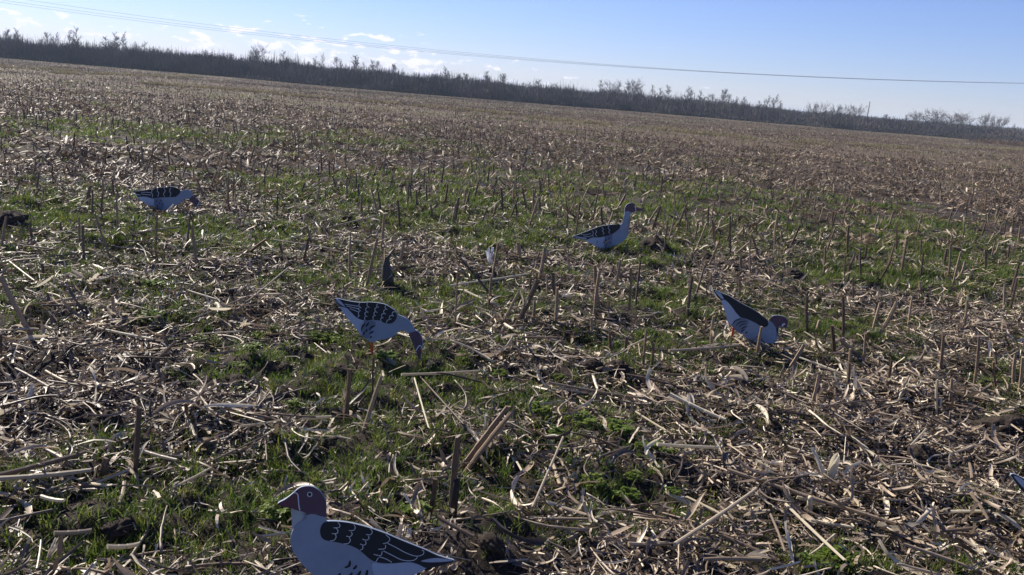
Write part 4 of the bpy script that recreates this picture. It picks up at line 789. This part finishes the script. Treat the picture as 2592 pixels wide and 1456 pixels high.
S3 = dict(zoom=(1430, 490, 8.512), tail=0, outline=[(170, 920), (290, 880), (420, 830), (600, 760), (750, 705), (900, 680), (1050, 665), (1190, 670), (1240, 610), (1265, 500), (1285, 400), (1290, 310), (1330, 240), (1400, 205), (1460, 205), (1510, 245), (1535, 300), (1600, 310), (1690, 350), (1620, 375), (1520, 385), (1440, 410), (1410, 450), (1375, 520), (1355, 640), (1370, 760), (1345, 900), (1290, 990), (1180, 1070), (1060, 1130), (950, 1180), (850, 1190), (720, 1160), (580, 1090), (480, 1040), (400, 990), (280, 970), (180, 950)],
    head=[(1288, 400), (1294, 312), (1332, 244), (1400, 209), (1460, 209), (1506, 248), (1531, 302), (1523, 382), (1440, 408), (1400, 395), (1340, 372)], beak=[(1531, 304), (1600, 314), (1680, 350), (1620, 371), (1524, 381)], blaze=[(1500, 272), (1520, 310), (1522, 372)], bw=0.0045,
    wing=[(290, 884), (420, 834), (600, 764), (750, 709), (900, 684), (1050, 669), (1185, 674), (1180, 740), (1120, 800), (1020, 870), (900, 910), (750, 945), (600, 945), (480, 990), (400, 985), (280, 965), (190, 945), (180, 922)],
    lw=0.002, lines=[[(945, 690), (930, 750), (965, 790), (940, 830), (970, 870)], [(790, 720), (830, 770), (800, 800), (840, 850), (810, 880)], [(660, 780), (680, 830), (650, 870), (690, 920)], [(580, 800), (610, 850), (590, 900), (620, 930)], [(350, 880), (450, 890), (560, 860)], [(390, 910), (500, 930), (590, 900)]],
    tailw=[(200, 918), (340, 938), (460, 955), (430, 978), (260, 952)], rump=[(430, 1005), (560, 957), (700, 955), (850, 930), (820, 1010), (835, 1100), (845, 1186), (720, 1156), (584, 1088)], flank=[(850, 932), (1000, 880), (1020, 960), (980, 1080), (940, 1176), (850, 1186), (836, 1100), (822, 1010)],
    marks=[[(965, 930), (930, 990)], [(890, 980), (860, 1060)], [(1000, 1050), (980, 1100)], [(900, 1080), (890, 1130)], [(930, 1010), (910, 1050)]], mw=0.004, leg=((890, 1170), 0.009))
S4 = dict(zoom=(1780, 720, 8.512), tail=0, outline=[(220, 120), (260, 115), (400, 185), (550, 240), (700, 330), (850, 420), (1000, 490), (1150, 580), (1280, 680), (1400, 790), (1430, 760), (1470, 700), (1540, 665), (1640, 665), (1740, 690), (1800, 735), (1830, 790), (1815, 870), (1790, 935), (1720, 920), (1640, 905), (1570, 920), (1590, 1010), (1605, 1120), (1560, 1240), (1480, 1275), (1300, 1270), (1150, 1230), (990, 1190), (850, 1100), (720, 1000), (620, 900), (540, 820), (500, 700), (470, 580), (420, 450), (380, 350), (300, 250), (230, 150)],
    head=[(1425, 772), (1472, 704), (1540, 669), (1640, 669), (1738, 694), (1796, 738), (1826, 790), (1811, 868), (1787, 930), (1720, 916), (1640, 900), (1565, 918), (1500, 830)], blaze=[(1700, 900), (1725, 860), (1765, 850)], bw=0.005,
    wing=[(262, 119), (400, 189), (550, 244), (700, 334), (850, 424), (1000, 494), (1150, 584), (1280, 684), (1390, 785), (1400, 870), (1340, 915), (1250, 900), (1130, 830), (1000, 770), (880, 725), (800, 700), (720, 620), (640, 510), (560, 410), (460, 325), (380, 340), (304, 248), (234, 148), (226, 124)], lines=[],
    tailw=[(255, 135), (370, 190), (440, 300), (400, 310), (310, 215)], rump=[(386, 345), (460, 332), (560, 412), (640, 512), (720, 622), (800, 702), (700, 760), (620, 850), (545, 816), (474, 580)], flank=[(800, 705), (880, 730), (980, 800), (940, 900), (860, 1020), (800, 1050), (720, 995), (620, 895), (640, 830), (700, 760)],
    marks=[[(820, 740), (700, 775), (630, 850)], [(940, 790), (800, 810), (710, 890)], [(930, 845), (840, 860), (780, 920)], [(960, 910), (880, 920), (820, 970)], [(900, 970), (850, 990), (810, 1030)], [(960, 1020), (900, 1050)]], mw=0.004, leg=((655, 900), 0.009))
S1 = dict(zoom=(310, 450, 11.709), tail=0, outline=[(330, 400), (400, 395), (560, 385), (760, 350), (920, 340), (1060, 290), (1250, 280), (1420, 265), (1560, 280), (1660, 330), (1720, 385), (1850, 355), (1990, 370), (2070, 440), (2090, 540), (2180, 600), (2280, 680), (2300, 760), (2260, 830), (2210, 930), (2180, 860), (2120, 800), (2050, 730), (1960, 640), (1860, 620), (1800, 660), (1740, 740), (1600, 820), (1450, 890), (1300, 960), (1150, 960), (960, 920), (860, 870), (700, 780), (560, 680), (450, 600), (430, 560), (380, 480)],
    head=[(2086, 542), (2178, 604), (2276, 684), (2296, 760), (2256, 828), (2210, 915), (2184, 858), (2122, 797), (2052, 727), (1985, 640)], blaze=[(2280, 720), (2245, 790), (2205, 870)], bw=0.004,
    wing=[(400, 399), (560, 389), (760, 354), (920, 344), (1060, 294), (1250, 284), (1420, 269), (1560, 284), (1656, 333), (1714, 390), (1700, 460), (1600, 550), (1500, 575), (1250, 580), (1000, 600), (880, 615), (700, 560), (560, 560), (450, 560), (420, 480), (350, 405)],
    lw=0.0022, lines=[[(1050, 300), (1040, 400), (1080, 450), (1050, 560)], [(1230, 300), (1270, 400), (1220, 470), (1250, 560)], [(1430, 300), (1400, 400), (1440, 470), (1410, 560)], [(880, 350), (870, 450), (900, 520), (880, 590)], [(560, 430), (700, 430), (850, 440)], [(560, 480), (700, 500), (850, 510)]],
    tailw=[(360, 420), (420, 480), (520, 500), (540, 520), (430, 515), (390, 470)], rump=[(452, 600), (560, 570), (700, 570), (880, 622), (930, 630), (940, 780), (956, 915), (860, 866), (700, 776), (562, 677)], flank=[(932, 632), (1100, 610), (1200, 680), (1230, 820), (1180, 952), (1100, 955), (960, 915), (942, 780)],
    marks=[[(1020, 660), (1010, 720)], [(1140, 660), (1120, 700)], [(1170, 760), (1185, 800)], [(1050, 800), (1040, 860)], [(1100, 730), (1090, 780)]], mw=0.005, leg=((1240, 940), 0.01))
decoy(S5, (875, 1550), math.radians(12), 'near grey goose decoy board with brown head, ringed eye and white feather lines')
decoy(S2, (937, 905), math.radians(-14), 'feeding goose decoy board with neck arched down to the ground on a red stake')
decoy(S3, (1536, 648), math.radians(10), 'alert goose decoy board with long neck held straight up beside a soil clod')
d4 = decoy(S4, (1860, 874), math.radians(-18), 'goose decoy board with plain black wing, tail raised and head tucked low')
decoy(S1, (416, 547), math.radians(8), 'goose decoy board with low stretched head among the further stubs')
# one more of the tail-up boards, mostly beyond the picture's edge
ts, tz = d4['tail']; yw = math.radians(-6); d = ray(2560, 1189); k = (tz + 0.0 - CAMH) / d.z; tipw = Vector((d.x * k, d.y * k, 0))
bx = tipw - Vector((math.cos(yw), math.sin(yw), 0)) * ts
o6 = d4.copy(); COL.objects.link(o6); o6.location = (bx.x, bx.y, H(bx.x, bx.y)); o6.rotation_euler = (0, 0, yw)
o6['label'] = 'goose decoy board showing only its dark and white tail tip past the heaped litter'
def copy_kids(src, dst):
    for ch in list(src.children):
        c_ = ch.copy(); COL.objects.link(c_); c_.parent = dst; c_.matrix_parent_inverse = ch.matrix_parent_inverse; copy_kids(ch, c_)
copy_kids(d4, o6)
for o in (d4, o6, *[q for q in COL.objects if q.name.startswith('goose_decoy')]):
    if 'tail' in o: del o['tail']

# ------------------------------------------------------------------ the air
b = MB(); X0, X1, Y0, Y1, Z0, Z1 = -6200, 6200, -200, 7600, -3.0, 14.0
b.add([(X0, Y0, Z0), (X1, Y0, Z0), (X1, Y1, Z0), (X0, Y1, Z0), (X0, Y0, Z1), (X1, Y0, Z1), (X1, Y1, Z1), (X0, Y1, Z1)], [(3, 2, 1, 0), (4, 5, 6, 7), (0, 1, 5, 4), (1, 2, 6, 5), (2, 3, 7, 6), (3, 0, 4, 7)])
hm, t, out = mat_base('haze'); pv = N(t, 'ShaderNodeVolumePrincipled'); pv.inputs['Color'].default_value = (0.68, 0.84, 1.0, 1); pv.inputs['Density'].default_value = 0.00042
L(t, pv, 0, out, 'Volume')
tag(link('haze', b.mesh('haze', hm)), 'faint pale haze in the air over the field', 'haze', None, 'stuff')

# ------------------------------------------------------------------ say which one: look first, then the findable thing it lies by
bpy.context.view_layer.update()
MARKS = [('eye-ringed near decoy', 'ringed eye'), ('feeding decoy', 'feeding goose'), ('alert long-necked decoy', 'alert goose'), ('tail-up decoy with tucked head', 'head tucked low'), ('decoy with stretched head', 'low stretched head'), ('decoy showing only its tail', 'only its dark'),
    ('tall half-dark stub', 'dark lower half behind'), ('tall straight tan stub', 'tall straight tan'), ('horn-shaped stump', 'dark horn-shaped'), ('large whitish husk', 'large whitish papery'), ('grass-topped clod', 'big grass-topped'), ('pale cream upright straw', 'pale cream upright'), ('very long brown stalk', 'very long thin brown'),
    ('thick dark leaning stub', 'thick dark stub leaning'), ('long stub leaning far over', 'long dark stub leaning far'), ('big dark clod', 'big dark soil clod'), ('two leaning stalks', 'upper of two stalks'), ('flat cream stalk', 'cream stalk lying flat'), ('pair of long grey stalks', 'lower of two beside the short'), ('blackened upright stub', 'blackened foot'), ('large clod by the heap', 'large soil clod at the edge')]
tops = [o for o in COL.objects if o.parent is None and 'label' in o]
def find(sub): return next((o for o in tops if sub in o['label']), None)
LM = [(nm, find(sb).location.copy()) for nm, sb in MARKS if find(sb)]
TM_ = [(nm, find(sb).location.copy()) for nm, sb in (('tall lone tree', 'tall lone bare'), ('pale round-crowned pair', 'taller of two pale'), ('domed dark bush', 'dark domed bush'), ('pale domed bush', 'pale domed bush in'), ('broad olive bushes', 'broad olive bush'), ('lone pole', 'lone dark pole'), ('wooden post', 'pale wooden post'), ('foot-of-wood olive bushes', 'olive bush at the foot')) if find(sb)]
def relation(p, marks, reach):
    nm, q = min(marks, key=lambda m: (m[1] - p).length_squared); d = p - q
    if (nm.endswith('tree') and reach > 5 and False) or Vector((d.x, d.y)).length > reach: return None
    if abs(d.y) > 1.2 * abs(d.x): return ('behind the ' if d.y > 0 else 'in front of the ') + nm
    return 'beside the ' + nm
for o in tops:
    g_ = o.get('group', ''); p = o.location; lab = None
    if g_ == 'corn stubs standing in the stubble':
        st = o if o.data else o.children[0]; h_ = st.scale.z; up = o.matrix_world.to_3x3().col[2].normalized().z
        a = ('short' if h_ < 0.13 else 'tall' if h_ > 0.27 else 'medium') + (' slanting' if up < 0.93 else ' upright'); r = relation(p, LM, 1.3)
        lab = '%s dry corn stub %s' % (a, r or ('in the nearer stubble rows' if p.y < 9 else 'in the stubble rows past the decoys'))
    elif g_ == 'stalk pieces lying on the field':
        a = ('short' if o.scale.z < 0.13 else 'long' if o.scale.z > 0.24 else 'medium') + (' cream' if o.data.materials[0] is cream_m else ' tan') + (' thick' if o.scale.x > 0.0065 else ''); r = relation(p, LM, 1.3); lab = '%s corn stalk piece lying %s' % (a, r or 'loose on open litter')
    elif g_ == 'curled leaves lying on the field':
        a = ('small' if o.scale.x < 0.13 else 'long' if o.scale.x > 0.21 else 'medium') + (' cream' if o.data.materials[0] is cream_m else ' brownish'); r = relation(p, LM, 1.2); lab = '%s curled corn leaf lying %s' % (a, r or 'loose on open litter')
    elif g_ == 'husks lying on the field':
        a = 'cream' if o.data.materials[0] is cream_m else 'tan'; r = relation(p, LM, 1.2); lab = 'papery %s corn husk lying %s' % (a, r or 'loose on open litter')
    elif g_ == 'green weeds on the field':
        r = relation(p, LM, 1.2); lab = '%s bushy green weed growing %s' % ('larger' if o.scale.x > 0.12 else 'small', r or 'between open litter')
    elif g_ == 'soil clods on the field':
        r = relation(p, LM, 1.6); lab = '%s crumbly soil clod lying %s' % ('small' if o.scale.x < 0.07 else 'fist-sized', r or 'on the open field')
    elif g_ == 'slender bare trees of the thicket':
        r = relation(p, TM_, 22); t_ = 'dark' if o.children[0].data.materials[0] is twig_m else 'pale'; lab = '%s slender bare tree in the thicket %s' % (('tall ' if o.scale.z > 5.3 else 'low ' if o.scale.z < 4.3 else 'middling ') + t_, r or 'of the far field edge')
    if lab: o['label'] = lab
